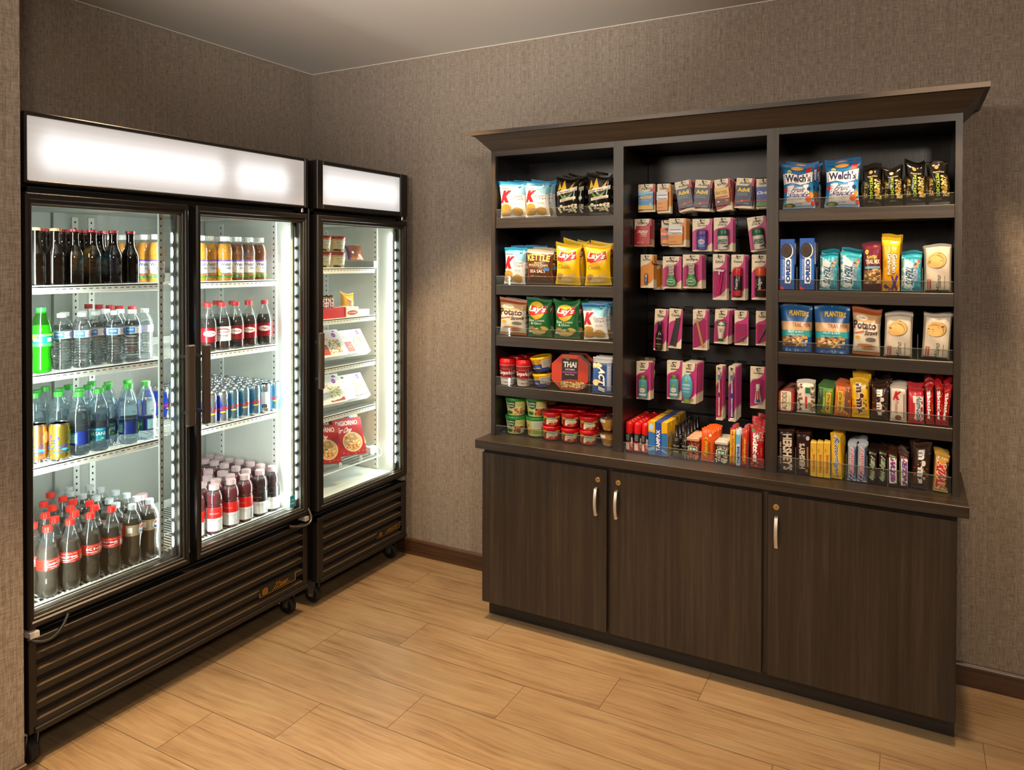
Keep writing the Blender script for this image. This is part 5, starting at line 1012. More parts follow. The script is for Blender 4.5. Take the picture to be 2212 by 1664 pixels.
def twix(w, h): return bar(w, h, .026, '#c8963a', 'TWIX', [('r', '#3a2414', .78, .1, 1, .86)], tx=(.12, .08, .80, .80), tc='#c22a28', out='#efe4cc', rot=90, ends='#d8ac4c', name='chocolate_bar', seed=12, b=.06)
def reese(w, h): return bar(w, h, .024, '#d8541a', "Reese's", [('r', '#3a2414', .62, .22, .74, .60), T('#e8b83a', 'PEANUT BUTTER CUPS', .65, .24, .71, .58, rot=90), ('e', '#e8d8b8', .70, .80, .10, .04)], tx=(.22, .16, .54, .76), tc='#e8b818', rot=90, out='#8a3a10', name='candy_pack', seed=13, ends='#e0601c')
def starb(w, h, c='#d8a42c', t='Starburst', tc='#b8401c'): return bar(w, h, .02, c, t, [('r', '#b8281c', 0, .78, 1, .95), ('r', '#8a1c1c', 0, .02, 1, .10)], tx=(.30, .12, .74, .74), tc=tc, rot=90 if t == 'Starburst' else -90, name='candy_pack', seed=14, ends='#a81c1c')
def mento(w, h):
    R = w/2; m = MB(); m.lathe([(R*.6, 0), (R, .004), (R, h-.006), (R*.6, h)], 20, mat('#b4d0e4', .3)); apply(m, [T('#1f3a8c', 'mentos', .30, .06, .74, .56, rot=90, b=.04), ('r', '#6ab0d8', .2, .62, .8, .90)], cyl_map(R, .004, h-.006), R*PI, h, L=.008)
    o = m.build('candy_roll'); o['_d'] = w; return o
def tictac(w, h, c='#d8602c'):
    d = .016; o = MB().box(-w/2, w/2, -d/2, d/2, 0, h*.86, BLI, .003).build('mint_box'); o['_d'] = d
    m = MB(); R = random.Random(5)
    for k in range(76):
        x, z, y = R.uniform(-w/2+.005, w/2-.005), .005+h*.70*((k//2)/38), (-1 if k % 2 else 1)*.0035; a = R.uniform(0, 3); V = []; F = []
        n1, n2 = 8, 5
        for i in range(n2+1):
            for j in range(n1): t = PI*i/n2; u_ = 2*PI*j/n1; p = (.0042*math.cos(t), .0028*math.sin(t)*math.cos(u_), .0028*math.sin(t)*math.sin(u_)); V.append((x+p[0]*math.cos(a)-p[1]*math.sin(a), y+p[2], z+p[0]*math.sin(a)+p[1]*math.cos(a)))
        for i in range(n2):
            for j in range(n1): F.append((i*n1+j, i*n1+(j+1) % n1, (i+1)*n1+(j+1) % n1, (i+1)*n1+j))
        m.add(V, F, mat(c, .3))
    m.build('mints', o)
    m = MB(); apply(m, [('p', '#dce8dc', rrect(.14, .48, .86, .74, .06)), ('p', '#2f6a4a', rrect(.18, .50, .82, .72, .05)), T('#eef4ee', 'tic tac', .26, .54, .74, .68, b=.03)], lambda a, b, off: ((a-.5)*w, -d/2-off, b*h*.86), w, h, L=9); m.build('label', o)
    MB().box(-w/2, w/2, -d/2, d/2, h*.86, h, mat('#e0a888' if c == '#d8602c' else '#d8d4cc', .3, 0, 0, .5, 0, .3), .002).build('cap', o); return o
def shave(w, h):
    R = w/2; m = MB(); m.lathe([(R*.92, 0), (R, .003), (R, h*.60), (R*.9, h*.64)], 26, [CHR, mat('#b81a20', .3), mat('#1b1a1c', .3)] if False else mat('#1b1a1c', .3))
    apply(m, [('r', '#b81a20', 0, .0, 1, .52), ('r', '#d8d0cc', .30, .06, .62, .44), T('#e8e4e0', 'Gillette', .72, .20, .90, .80, rot=90, b=.03, sh=.2)]+[('r', '#9a9a9a', .34, .62+.06*i, .62, .64+.06*i) for i in range(6)], cyl_map(R, .003, h*.60), R*PI, h*.6, L=.008); o = m.build('shaving_can'); o['_d'] = w
    MB().lathe([(R*.96, h*.62), (R*.96, h*.93), (R*.88, h*.97), (R*.6, h), (R*.5, h*.985), (0, h*.985)], 26, mat('#c81418', .25)).build('cap', o); return o
def spray(w, h):
    R = w/2; m = MB(); m.lathe([(R*.9, 0), (R, .004), (R, h*.52), (R*.85, h*.58), (R*.55, h*.62)], 24, mat('#161412', .25, 0, 0, .6, .4))
    apply(m, [T('#b8b4ac', 'TRESemme', .22, .66, .80, .76), ('r', '#8a8a3a', .26, .30, .76, .38), ('r', '#6a6a6a', .3, .2, .72, .22)], cyl_map(R, .004, h*.52), R*PI, h*.5, L=.008); o = m.build('hairspray_bottle'); o['_d'] = w
    MB().lathe([(R*.6, h*.60), (R*.62, h*.66), (R*.50, h*.68), (R*.46, h*.97), (R*.40, h), (0, h)], 20, mat('#0e0d0c', .2)).build('cap', o); return o
def tampax(w, h): return carton(w, h, .05, '#2c6cb0', [('p', '#d8a818', [(0, .70), (.5, .66), (1, .70), (1, 1), (0, 1)]), ('e', '#a8d0e4', .16, .84, .12, .11), ('p', '#7fb4dc', [(0, .2), (.5, .3), (1, .12), (1, .08), (.5, .2), (0, .1)]), ('r', '#1f3f94', .36, 0, .70, 1), T('#eef2f8', 'TAMPAX', .42, .14, .62, .78, rot=90, b=.03)], 'tampon_box', top=[('r', '#2c4a9c', .34, 0, .72, 1)], topc='#d8a818', sidec='#c89a18', side=[('r', '#8a8a7a', .2, .4, .8, .6)])
L1, L3 = 'left bay', 'right bay'
z1, z2, z3, z4 = SZ
# left bay, top shelf
stock(kchips, 1067, 1127, 396, z1, 'blue and white cracker chip bag, left of two, top shelf of left bay', 'chip bag', 2, .06, -.02, .05, dx=.03, rl='blue and white cracker chip bag left, top shelf')
stock(kchips, 1130, 1186, 395, z1, 'blue and white cracker chip bag, right of two, top shelf of left bay', 'chip bag', 3, .050, -.02, .05, dx=.02, rl='blue and white cracker chip bag right, top shelf')
stock(popcorn, 1197, 1250, 382, z1, 'black cheddar popcorn bag, left of two, top shelf of left bay', 'popcorn bag', 3, .052, .0, .03, dx=.012, rl='black popcorn bag in left pile, top shelf')
stock(popcorn, 1262, 1321, 379, z1, 'black cheddar popcorn bag, right of two, top shelf of left bay', 'popcorn bag', 3, .052, .02, .03, dx=.0, jit=.05, rl='black popcorn bag in right pile, top shelf')
# second shelf
stock(kchips, 1083, 1133, 538, z2, 'blue and white cracker chip bag left of the brown chip bag, second shelf', 'chip bag', 4, .050, .02, 0, dx=.022, rl='blue and white cracker chip bag, second shelf')
stock(kettle, 1131, 1194, 543, z2, 'brown chip bag with gold lettering, second shelf of left bay', 'chip bag', 2, .055, .02, .04, dx=.03)
stock(lays, 1193, 1252, 531, z2, 'yellow chip bag, left of two, second shelf of left bay', 'chip bag', 3, .052, .03, 0, dx=.022, rl='yellow chip bag in left pile, second shelf')
stock(lays, 1257, 1320, 533, z2, 'yellow chip bag, right of two, second shelf of left bay', 'chip bag', 2, .052, -.03, 0, dx=.005, rl='yellow chip bag in right pile, second shelf')
# third shelf
stock(straws, 1071, 1130, 638, z3, 'tan potato straw bag, left end of third shelf in left bay', 'snack bag', 1, .055, .03, .15)
stock(lambda w, h: lays(w, h, True), 1133, 1190, 647, z3, 'green chip bag, left of two, third shelf of left bay', 'chip bag', 2, .05, .0, 0, rl='green chip bag in left pile, third shelf')
stock(lambda w, h: lays(w, h, True), 1191, 1251, 652, z3, 'green chip bag, right of two, third shelf of left bay', 'chip bag', 2, .05, .0, 0, dx=.03, rl='green chip bag in right pile, third shelf')
stock(kchips, 1256, 1314, 660, z3, 'blue and white cracker chip bag right of the green chip bags, third shelf', 'chip bag', 2, .052, -.06, 0, dx=.02, rl='blue and white cracker chip bag, third shelf')
# fourth shelf
stock(soup, 1073, 1106, 779, z4, 'tall red soup cup, left of two, fourth shelf of left bay', 'soup cup', 3, None, 0, .30, dx=.012, jit=0, rl='tall red soup cup in left row, fourth shelf')
stock(soup, 1109, 1141, 782, z4, 'tall red soup cup, right of two, fourth shelf of left bay', 'soup cup', 3, None, 0, .35, dx=.012, jit=0, rl='tall red soup cup in right row, fourth shelf')
xc, w_, h_ = wh(1146, 1187, 812, z4)
o = stock(easym, 1146, 1187, 812, z4, 'yellow lidded macaroni cup, lower of the tilted pair, fourth shelf', 'macaroni cup', 0, None, -.10)
c = easym(w_*1.05, h_*1.12); del c['_d']; c.location = (xc-.004, o.location[1]+.002, z4+.004+h_+.014); c.rotation_euler = (.05, -.16, .35); tag(c, 'yellow lidded macaroni cup, upper of the tilted pair, fourth shelf', 'macaroni cup')
stock(octbox, 1190, 1268, 770, z4, 'orange red octagonal noodle box, front of the row on fourth shelf', 'noodle box', 2, .064, 0, .12, .06, dx=.018, jit=.01)
stock(act, 1277, 1322, 775, z4, 'blue popcorn pack with white lettering, right end of fourth shelf', 'popcorn pack', 2, .034, .0, .06, .03)
# counter level, left bay
ZC = ZB
for i, (l, r, tp, lo) in enumerate(((1081, 1123, 863, 904), (1125, 1170, 869, 907))):
    xc, w_, h2 = wh(l, r, tp, ZC); h1 = wh(l, r, lo, ZC)[2]
    for j in range(2):
        o = (bowlback if (i, j) == (1, 0) else (lambda a, b, v=j: bowlg(a, b, 1-v if i == 0 else 1)))(w_, h1)
        del o['_d']; o.location = (xc-.010, YF+w_/2+.026, ZC+.003+h1*1.0*j); o.rotation_euler = (0, 0, .42); tag(o, 'green lidded soup bowl, %s %s of the four in the left bay' % (('lower', 'upper')[j], ('left', 'right')[i]), 'soup bowl', 'green lidded soup bowls')
        for k in range(2 if i == 0 and w_ < .085 else 1):
            c = dup(o, (xc-.010, YF+w_/2+.026+(w_+.001)*(k+1), o.location[2])); tag(c, 'green lidded soup bowl behind the %s %s one, %s' % (('lower', 'upper')[j], ('left', 'right')[i], ('nearest', 'farthest')[k]), 'soup bowl', 'green lidded soup bowls')
for i, (l, r, tp, lo) in enumerate(((1162, 1202, 891, 924), (1203, 1242, 894, 927), (1242, 1284, 901, 935))):
    xc, w_, h2 = wh(l, r, tp, ZC); h1 = wh(l, r, lo, ZC)[2]; w_ = min(w_, .082)
    for j in range(2):
        o, f = P_('pasta', lambda: pasta(w_, h1)); o = o if f else dup(o)
        if '_d' in o: del o['_d']
        o.location = (xc, YF+w_/2+.006, ZC+.003+h1*j); o.rotation_euler = (0, 0, .42); pos = ('left', 'middle', 'right')[i]; lvl = ('lower', 'upper')[j]
        if 'label' in o: del o['label']
        tag(o, 'red lidded pasta cup, %s row, %s stack of three in the left bay' % (lvl, pos), 'pasta cup', 'red lidded pasta cups')
        for k in range(2):
            c = dup(o, (xc, YF+w_/2+.006+(w_+.002)*(k+1), o.location[2])); tag(c, 'red lidded pasta cup, %s row, %s behind the %s stack' % (lvl, ORD[k], pos), 'pasta cup', 'red lidded pasta cups')
xc, w_, h2 = wh(1287, 1323, 905, ZC); h1 = wh(1287, 1323, 938, ZC)[2]
for j in range(2):
    for k in range(3):
        o, f = P_('fruit', lambda: fruit(w_*1.02, h1)); o = o if f else dup(o)
        if '_d' in o: del o['_d']
        if 'label' in o: del o['label']
        o.location = (xc, YF+w_/2+.012+(w_+.004)*k, ZC+.003+(h1+.002)*j); tag(o, 'clear cup of peach pieces, %s one, %s, beside the pasta cups' % (('lower', 'upper')[j], ('in front', 'second from front', 'third from front')[k]), 'fruit cup', 'fruit cups')
# right bay, top shelf
stock(welch, 1687, 1763, 358, z1, 'blue fruit snack bag, left of two, top shelf of right bay', 'snack bag', 2, .05, -.01, 0, dx=.03, rl='blue fruit snack bag in left pile, top shelf')
stock(welch, 1777, 1860, 352, z1, 'blue fruit snack bag, right of two, top shelf of right bay', 'snack bag', 3, .05, .02, 0, dx=-.012, rl='blue fruit snack bag in right pile, top shelf')
for i, (l, r, tp, rl_) in enumerate(((1862, 1907, 361, .01), (1908, 1953, 362, -.02), (1955, 2003, 352, .01), (2005, 2056, 350, -.02))):
    stock(pist, l+1, r-1, tp, z1, 'black pistachio bag, %s of four on the top shelf of right bay' % ORD[i], 'pistachio bag', 2, .05, rl_, .03, jit=.02, rl='black pistachio bag in %s pile, top shelf' % ORD[i])
# right bay, second shelf
stock(oreo, 1685, 1717, 519, z2, 'blue cookie box, left of two, second shelf of right bay', 'cookie box', 0)
stock(oreo, 1727, 1760, 517, z2, 'blue cookie box, right of two, second shelf of right bay', 'cookie box', 1, .053, 0, 0, jit=0)
for l, r, tp, nm, n in ((1769, 1810, 551, 'left', 1), (1814, 1862, 548, 'middle', 5), (1946, 1992, 552, 'right', 5)):
    stock(rice, l, r, tp, z2, 'turquoise rice treat, %s stack of three, second shelf of right bay' % nm, 'cereal bar', n, .026, .02, 0, jit=.04, rl='turquoise rice treat in %s stack, second shelf' % nm)
stock(trailm, 1863, 1908, 526, z2, 'maroon trail mix bag, second shelf of right bay', 'trail mix bag', 3, .035, -.03, 0)
stock(golden, 1903, 1946, 516, z2, 'tall yellow cereal bar beside the maroon bag, second shelf', 'cereal bar', 4, .034, -.02, 0, dx=.004)
stock(milano, 1995, 2058, 530, z2, 'cream cookie bag with oval cookie, right end of second shelf', 'cookie bag', 2, .052, .0, 0)
# right bay, third shelf
stock(planters, 1683, 1756, 658, z3, 'blue trail mix pouch, left of two, third shelf of right bay', 'trail mix pouch', 1, .062, 0, 0, jit=.01, rl='blue trail mix pouch, left pile')
stock(planters, 1757, 1838, 658, z3, 'blue trail mix pouch, right of two, third shelf of right bay', 'trail mix pouch', 1, .062, 0, 0, jit=.01, rl='blue trail mix pouch, right pile')
stock(straws, 1838, 1904, 664, z3, 'tan potato straw bag between blue pouches and cream cookie bags', 'snack bag', 1, .055, .03, -.05)
stock(milano, 1908, 1972, 680, z3, 'cream cookie bag with oval cookie, left of two, third shelf', 'cookie bag', 2, .052, .0, .0, rl='cream cookie bag in left pile, third shelf')
stock(milano, 1992, 2056, 682, z3, 'cream cookie bag with oval cookie, right of two, third shelf', 'cookie bag', 2, .052, .06, .0, rl='cream cookie bag in right pile, third shelf')
# right bay, fourth shelf
stock(altoid, 1680, 1713, 846, z4, 'red mint tin, front of the stack on fourth shelf', 'mint tin', 6, .026, 0, .05, .10, jit=.02, dx=.004)
stock(nutb, 1720, 1762, 826, z4, 'white nut bar with scattered nuts, right of the mint tins', 'nut bar', 1, .032, -.02)
stock(granola, 1763, 1800, 836, z4, 'green granola bar, fourth shelf of right bay', 'granola bar', 5, .027, .03, 0, dx=.004)
stock(lambda w, h: granola(w, h, True), 1800, 1838, 832, z4, 'orange granola bar, fourth shelf of right bay', 'granola bar', 4, .027, .02, 0, dx=.002)
stock(mms, 1838, 1880, 822, z4, 'yellow candy bag, fourth shelf of right bay', 'candy bag', 4, .034, -.03, 0, dx=.006, jit=.06)
stock(lambda w, h: mms(w, h, '#3c2418'), 1880, 1921, 832, z4, 'brown candy bag beside the yellow one, fourth shelf', 'candy bag', 4, .034, .03, 0, dx=.004, jit=.06)
stock(kprot, 1922, 1960, 838, z4, 'beige protein bar with red lettering, fourth shelf', 'protein bar', 5, .028, .01, 0, dx=.004)
stock(nutri, 1961, 1998, 842, z4, 'red and white cereal bar with blue lettering, fourth shelf', 'cereal bar', 3, .028, .0, 0)
for i, (l, r, tp) in enumerate(((1999, 2021, 833), (2020, 2041, 832), (2039, 2060, 836))):
    stock(skit, l+1, r-1, tp, z4, 'red candy bag, %s of three at right end of fourth shelf' % ORD[i], 'candy bag', 4, .032, (-.03, .02, .03)[i], 0, rl='red candy bag in %s row, fourth shelf' % ORD[i])
# right bay, counter level
stock(hers, 1682, 1718, 930, ZC, 'dark brown chocolate bar, left end of the candy row', 'chocolate bar', 4, .019, 0, 0, jit=.02, rl='dark chocolate bar, left end pile')
stock(lambda w, h: hers(w, h, True), 1720, 1753, 936, ZC, 'dark brown almond chocolate bar, second pile of the candy row', 'chocolate bar', 4, .019, 0, 0, jit=.02, rl='dark almond chocolate bar, second pile')
for i, (l, r) in enumerate(((1751, 1764.5), (1765, 1779), (1779.5, 1794))):
    stock(tobl, l, r, 952, ZC, 'triangular yellow chocolate bar, %s of three in the candy row' % ORD[i], 'chocolate bar', 0)
stock(butter, 1795, 1820, 938, ZC, 'yellow chocolate bar with blue lettering, in the candy row', 'chocolate bar', 3, .026, 0, 0, dx=.012)
for i, (l, r) in enumerate(((1830, 1850), (1851, 1872))):
    stock(musk, l, r, 962, ZC, 'silver chocolate bar with red script, %s of two in candy row' % ('left', 'right')[i], 'chocolate bar', 5, .025, 0, 0, jit=.05, rl='silver chocolate bar with red script, %s pile' % ('left', 'right')[i])
for i, (l, r) in enumerate(((1874, 1895), (1896, 1917))):
    stock(milky, l, r, 976, ZC, 'dark chocolate bar with green script, %s of two in candy row' % ('left', 'right')[i], 'chocolate bar', 5, .025, 0, 0, jit=.05, rl='dark chocolate bar with green script, %s pile' % ('left', 'right')[i])
stock(snick, 1919, 1940, 982, ZC, 'brown chocolate bar with blue lettering, left of two', 'chocolate bar', 5, .025, 0, 0, jit=.05, rl='brown chocolate bar, left pile')
stock(snick2, 1942, 1963, 984, ZC, 'brown chocolate bar with blue lettering, right of two', 'chocolate bar', 5, .025, 0, 0, jit=.05, rl='brown chocolate bar, right pile')
stock(lambda w, h: mms(w, h, '#3c2418'), 1966, 2008, 962, ZC, 'large brown candy bag beside the gold bar at right end', 'candy bag', 3, .038, .06, 0, jit=.08)
stock(twix, 2015, 2049, 984, ZC, 'gold chocolate bar with red lettering, right end of candy row', 'chocolate bar', 3, .028, .06, 0)
# middle bay, counter level
y_s = YF
R_ = wh(1362, 1381, 915, ZC)[1]*1.0
for r_ in range(7):
    for k in range(3):
        o, f = P_('shave', lambda: shave(.0331, wh(1362, 1381, 914, ZC)[2]-.004)); o = o if f else dup(o)
        for kk in ('_d', 'label'):
            if kk in o: del o[kk]
        o.location = (2.0178+.0341*k, YF+.020+.0350*r_, ZC+.004); o.rotation_euler = (0, 0, (-.2, 0, -.5)[k]+r_)
        tag(o, 'red capped black shaving can, %s from left in the %s row' % (ORD[k], 'front' if r_ == 0 else ORD[r_]), 'shaving can', 'shaving cans')
stock(tampax, 1400.5, 1443, 914, ZC, 'blue and yellow tampon box, front of its row', 'tampon box', 4, .054, 0, 0, jit=.02)
for k, (l, r) in enumerate(((1452, 1469), (1471, 1488))):
    stock(spray, l, r, 921, ZC, 'small black hairspray bottle, front of the %s row' % ('left', 'right')[k], 'hairspray bottle', 4, .046, 0, 0, jit=0, rl='small black hairspray bottle, %s row' % ('left', 'right')[k])
stock(lambda w, h: tictac(w, h), 1483, 1511, 948, ZC, 'clear box of orange mints, front of its row', 'mint box', 7, .0175, 0, 0, jit=.01)
stock(reese, 1512, 1542, 928, ZC, 'orange candy pack with yellow script, between the two mint rows', 'candy pack', 3, .026, .02, 0, dx=.01)
stock(lambda w, h: tictac(w, h, '#e4dccc'), 1544, 1573, 956, ZC, 'clear box of white mints, front of its row', 'mint box', 7, .0175, 0, 0, jit=.01)
stock(lambda w, h: starb(w, h), 1575, 1588, 926, ZC, 'yellow fruit chew pack left of the pale blue roll', 'candy pack', 3, .024, 0, 0)
stock(mento, 1589, 1600, 930, ZC, 'pale blue mint roll standing upright between fruit chew packs', 'candy roll', 2, None, 0, 0)
stock(lambda w, h: starb(w, h, '#c83a24', 'Starburst', '#e8c03a'), 1601, 1614, 927, ZC, 'red fruit chew pack right of the pale blue roll', 'candy pack', 3, .024, 0, 0)
stock(skit, 1618, 1652, 926, ZC, 'large red candy bag at right end of the middle bay', 'candy bag', 4, .032, .02, 0, jit=.05)
# clear risers on every shelf
def riser(a, b, z, lab, divs, hl=.038, hd=.085):
    m = MB(); m.box(a+.003, b-.003, YF-.0105, YF-.0085, z+.0004, z+hl, ACR); m.box(a+.003, b-.003, YF-.0106, YF-.0084, z+hl, z+hl+.0012, ACRE)
    t = tag(m.build('clear_shelf_lip'), lab, 'shelf lip')
    for x in divs:
        q_ = MB(); q_.box(x-.0009, x+.0009, YF-.008, YF+.040, z+.0026, z+hd, ACR).box(x-.0009, x+.0009, YF-.008, YF-.007, z+.0026, z+hd, ACRE); q_.build('divider', t)
nm = ('top', 'second', 'third', 'fourth')
for i, z in enumerate(SZ):
    riser(BAY[0][0], BAY[0][1], z, 'clear plastic lip along the front of the %s shelf in the left bay' % nm[i], [wh(u_, u_+1, 500, z)[0] for u_ in ((), (), (), (1107, 1143, 1275))[i]])
    riser(BAY[2][0], BAY[2][1], z, 'clear plastic lip along the front of the %s shelf in the right bay' % nm[i], [wh(u_, u_+1, 500, z)[0] for u_ in ((1770,), (1722, 1765, 1812, 1993), (1984,), ())[i]])
riser(BAY[0][0], BAY[0][1], ZC, 'clear plastic lip in front of the soup bowls on the countertop', [], .045)
riser(BAY[1][0], BAY[1][1], ZC, 'clear plastic lip in front of the shaving cans on the countertop', [wh(u_, u_+1, 960, ZC)[0] for u_ in (1447, 1481, 1616)], .040, .10)
riser(BAY[2][0], BAY[2][1], ZC, 'clear plastic lip in front of the chocolate bars on the countertop', [wh(u_, u_+1, 960, ZC)[0] for u_ in (1719, 1794.5, 1828, 1873, 1918)], .060, .10)
# ------------------------------------------------------------------ carded goods on the slatwall
YC = -.215
CRM = '#e2d6bc'
def cardbase(w, h, title, st='pink', tb=(.18, .80, .80, .87), tkw=None):
    if '\n' in title: tb = (tb[0]+.08, .755, tb[2]-.06, .885)
    base = {'pink': '#bc2a7c', 'red': '#a3203a', 'orange': '#d4841c', 'cream': CRM}[st]
    m = MB(); m.prism(rrect(-w/2, .012-h, w/2, .012, .004), 'y', 0, .0009, mat(CRM, .45))
    art = [('p', base, rrect(.004, .003, .996, .997, .05)), ('p', CRM, [(.004, .997), (.004, .60), (.10, .655), (.25, .685), (.45, .705), (.65, .745), (.80, .81), (.87, .88), (.89, .997)]), ('p', CRM, [(.004, .003), (.004, .03), (.3, .06), (.6, .11), (.85, .19), (.996, .27), (.996, .003)]),
           ('e', '#d8902c', .11, .92, .05, .05*w/h), ('e', CRM, .11, .92, .035, .035*w/h), ('r', '#c88a7a', .22, .925, .40, .932), ('p', '#161313', [(a, b) for a, b in rrect(.36, .942, .66, .960, .008)]), T('#2a2622', title, *tb, **(tkw or dict(b=.01)))]
    apply(m, art, lambda a, b, off: ((a-.5)*w, -off, .012-h+b*h), w, h, L=9, step=.00006, off0=.00015)
    return m.build('blister_card')
def blis(o, x0, x1, z0, z1, d): MB().box(x0, x1, -d, -.0006, z0, z1, BLI, min(.006, d*.45)).build('blister', o)
def decal(m, art, x0, x1, z0, z1, y, **k): apply(m, art, lambda a, b, off: (x0+a*(x1-x0), y-off, z0+b*(z1-z0)), x1-x0, z1-z0, L=9, step=.00008, **k)
def medbox(col, art, fx=(.04, .98), fz=(.06, .72), d=.012):
    def f(o, w, h):
        x0, x1 = -w/2+fx[0]*w, -w/2+fx[1]*w; z0, z1 = .012-h+fz[0]*h, .012-h+fz[1]*h; m = MB().box(x0, x1, -d, -.0008, z0, z1, mat(col, .35), .0008); decal(m, art, x0, x1, z0, z1, -d); m.build('medicine_box', o); return d
    return f
def round_item(name, prof, mt, art=None, band=(.1, .9), cap=None, fx=.5, fz=.08, sc_=1, flat=.55, tilt=0, bl=True, capname='cap'):
    # lathe item laid on the card; prof in units of card height
    def f(o, w, h):
        zb = .012-h+fz*h; xc = -w/2+fx*w; R = max(r for r, z in prof)*h; d = 2*R*flat
        def shape(p, mt_, a=None, nm=name):
            m = MB(); n = 20; V = []; F = []; mm = []
            for r, z in p: V += [(xc+r*h*math.sin(2*PI*k/n), -d/2-.001-r*h*flat*math.cos(2*PI*k/n), zb+z*h) for k in range(n)]
            for i in range(len(p)-1): F += [(i*n+k, i*n+(k+1) % n, (i+1)*n+(k+1) % n, (i+1)*n+k) for k in range(n)]
            F += [tuple(range(n))[::-1], tuple((len(p)-1)*n+k for k in range(n))]; m.add(V, F, mt_)
            if a:
                z0, z1 = band[0]*h, band[1]*h; rr_ = R*1.004
                apply(m, a, lambda q, b, off: (xc+(rr_+off)*math.sin((q-.5)*2.7), -d/2-.001-(rr_*flat+off)*math.cos((q-.5)*2.7), zb+z0+b*(z1-z0)), R*2.7, z1-z0, L=.006)
            c = m.build(nm, o)
            if tilt: c.location = (0, 0, 0); c.rotation_euler = (0, tilt, 0)
        shape(prof, mt, art)
        if cap: shape(cap[0], cap[1], None, capname)
        if bl: blis(o, max(-w/2+.003, xc-R-.003), min(w/2-.003, xc+R+.003), zb-.001, zb+(max(z for r, z in (cap[0] if cap else prof)))*h+.004, d+.003)
        return d+.003
    return f
hk = {}
HOOK = mat('#15130f', .3, .3)
def hook(x, z, who='empty slot at the left of the fourth row'):
    k = (round(x, 3), round(z, 3))
    if k in hk: return
    hk[k] = 1; m = MB(); m.tube([(x, -.034, z), (x, YC-.012, z), (x, YC-.022, z+.004), (x, YC-.026, z+.012)], .0019, HOOK, 8)
    m.box(x-.018, x+.018, -.0335, -.0308, z-.014, z+.012, HOOK, .001).box(x-.018, x+.018, -.036, -.0308, z+.012, z+.016, HOOK, .001)
    tag(m.build('peg_hook'), 'black peg hook carrying the '+who, 'peg hook', 'black peg hooks on the slatwall')
PITCH = {}
def hang(l, r, t, b, title, st, prod, lab, cat, n=0, sp=None, roll=0, tb=(.18, .80, .80, .87), tkw=None, yc=None, nohook=False):
    yc = YC if yc is None else yc; p0, p1 = hit(l, t, 1, yc), hit(r, t, 1, yc); q0 = hit((l+r)/2, b, 1, yc); w, h = (p1.x-p0.x), (p0.z+p1.z)/2-q0.z; xc = (p0.x+p1.x)/2; zt_ = (p0.z+p1.z)/2
    o = cardbase(w, h, title, st, tb, tkw); d = prod(o, w, h) if prod else .002
    g = 'matching '+cat+'s: '+' '.join(lab.split(',')[0].split()[:7])
    o.location = (xc, yc, zt_-.012); o.rotation_euler = (0, roll, 0); tag(o, lab, cat, g if n else None)
    sp = sp or max(.0045, d+.002); y = yc
    base = ' '.join(lab.split(',')[0].split()[:8])
    for k in range(n):
        y += sp
        if y > -.045: break
        c = dup(o, (xc+(.004 if roll else .0), y, zt_-.012-abs(RN.uniform(0, .003))), (0, roll*(.5 if k else .8)+RN.uniform(-.01, .01), 0)); tag(c, '%s, %s behind the front one' % (' '.join(lab.split()[:10]).rstrip(',') if len(lab.split(',')) > 1 else base, ORD[k]), cat, g)
    if not nohook: hook(xc+(.002 if roll else 0), zt_-.0155, ' '.join(lab.replace(',', '').split()[:11]))
    return o
W8 = dict(b=.03)
advil = medbox('#1f2f4c', [T('#e8c81c', 'Advil', .10, .68, .84, .90, b=.04), T('#c8d0dc', 'Ibuprofen Tablets, 200 mg', .10, .58, .70, .63), T('#c8d0dc', 'Pain Reliever/Fever Reducer', .10, .50, .76, .55), ('p', '#b8242c', [(.04, .12), (.92, .24), (.92, .32), (.04, .18)]), ('c', '#e8783c', .42, .22, .06), T('#d8d0c8', '24 Tablets', .58, .06, .86, .11)], (.06, .98), (.10, .74))
drama = medbox('#d48a24', [('r', '#c8d8e4', 0, .72, 1, 1), ('r', '#e8f0f4', 0, .55, 1, .76), T('#1f2f6c', 'Dramamine', .06, .56, .94, .70, b=.03), ('r', '#c8502c', .1, .78, .9, .83), ('r', '#9a6a1c', .08, .40, .55, .42), ('r', '#9a6a1c', .08, .34, .45, .36), T('#5a4a1c', 'Motion Sickness', .1, .12, .6, .18)], (.02, .84), (.08, .72))
bayer = medbox('#d8b45c', [T('#8a6a2c', 'BAYER', .08, .62, .90, .82, b=.02), ('r', '#5a3a30', 0, 0, 1, .40), ('p', '#b8342c', [(.06, .40), (.90, .46), (.90, .54), (.06, .50)]), ('c', '#c8502c', .80, .26, .10), ('e', '#e8e4dc', .22, .22, .07, .04)], (.0, .92), (.16, .72))
aleve = medbox('#2a7cb8', [('r', '#d8b040', 0, 0, 1, .24), ('p', '#8ac0dc', [(0, .8), (1, .9), (1, 1), (0, 1)]), T('#e8c040', 'ALEVE', .06, .60, .92, .78, b=.05, sh=.15), T('#e4eef4', 'naproxen sodium', .06, .48, .7, .53), ('c', '#9ac4dc', .82, .30, .08)], (.06, .94), (.08, .72))
clar = medbox('#2c4a9c', [('r', '#3c5cac', 0, .5, 1, 1), ('r', '#c83a4a', 0, .28, 1, .33), ('r', '#4a8a3a', 0, .0, 1, .22), T('#eef2f8', 'Claritin', .06, .62, .95, .78, b=.03, sh=.15)], (.04, .98), (.06, .72))
tylen = medbox('#b01c2c', [T('#f4ece8', 'TYLENOL', .10, .62, .86, .76, b=.03, sh=.2), T('#f4ece8', 'COLD', .36, .52, .76, .60, b=.02), ('p', '#e89a3c', [(.2, .46), (.7, .44), (.78, .46), (.7, .49)]), T('#f0d8d4', 'cold + flu', .08, .12, .52, .18, b=.01)], (.14, .98), (.04, .74), .012)
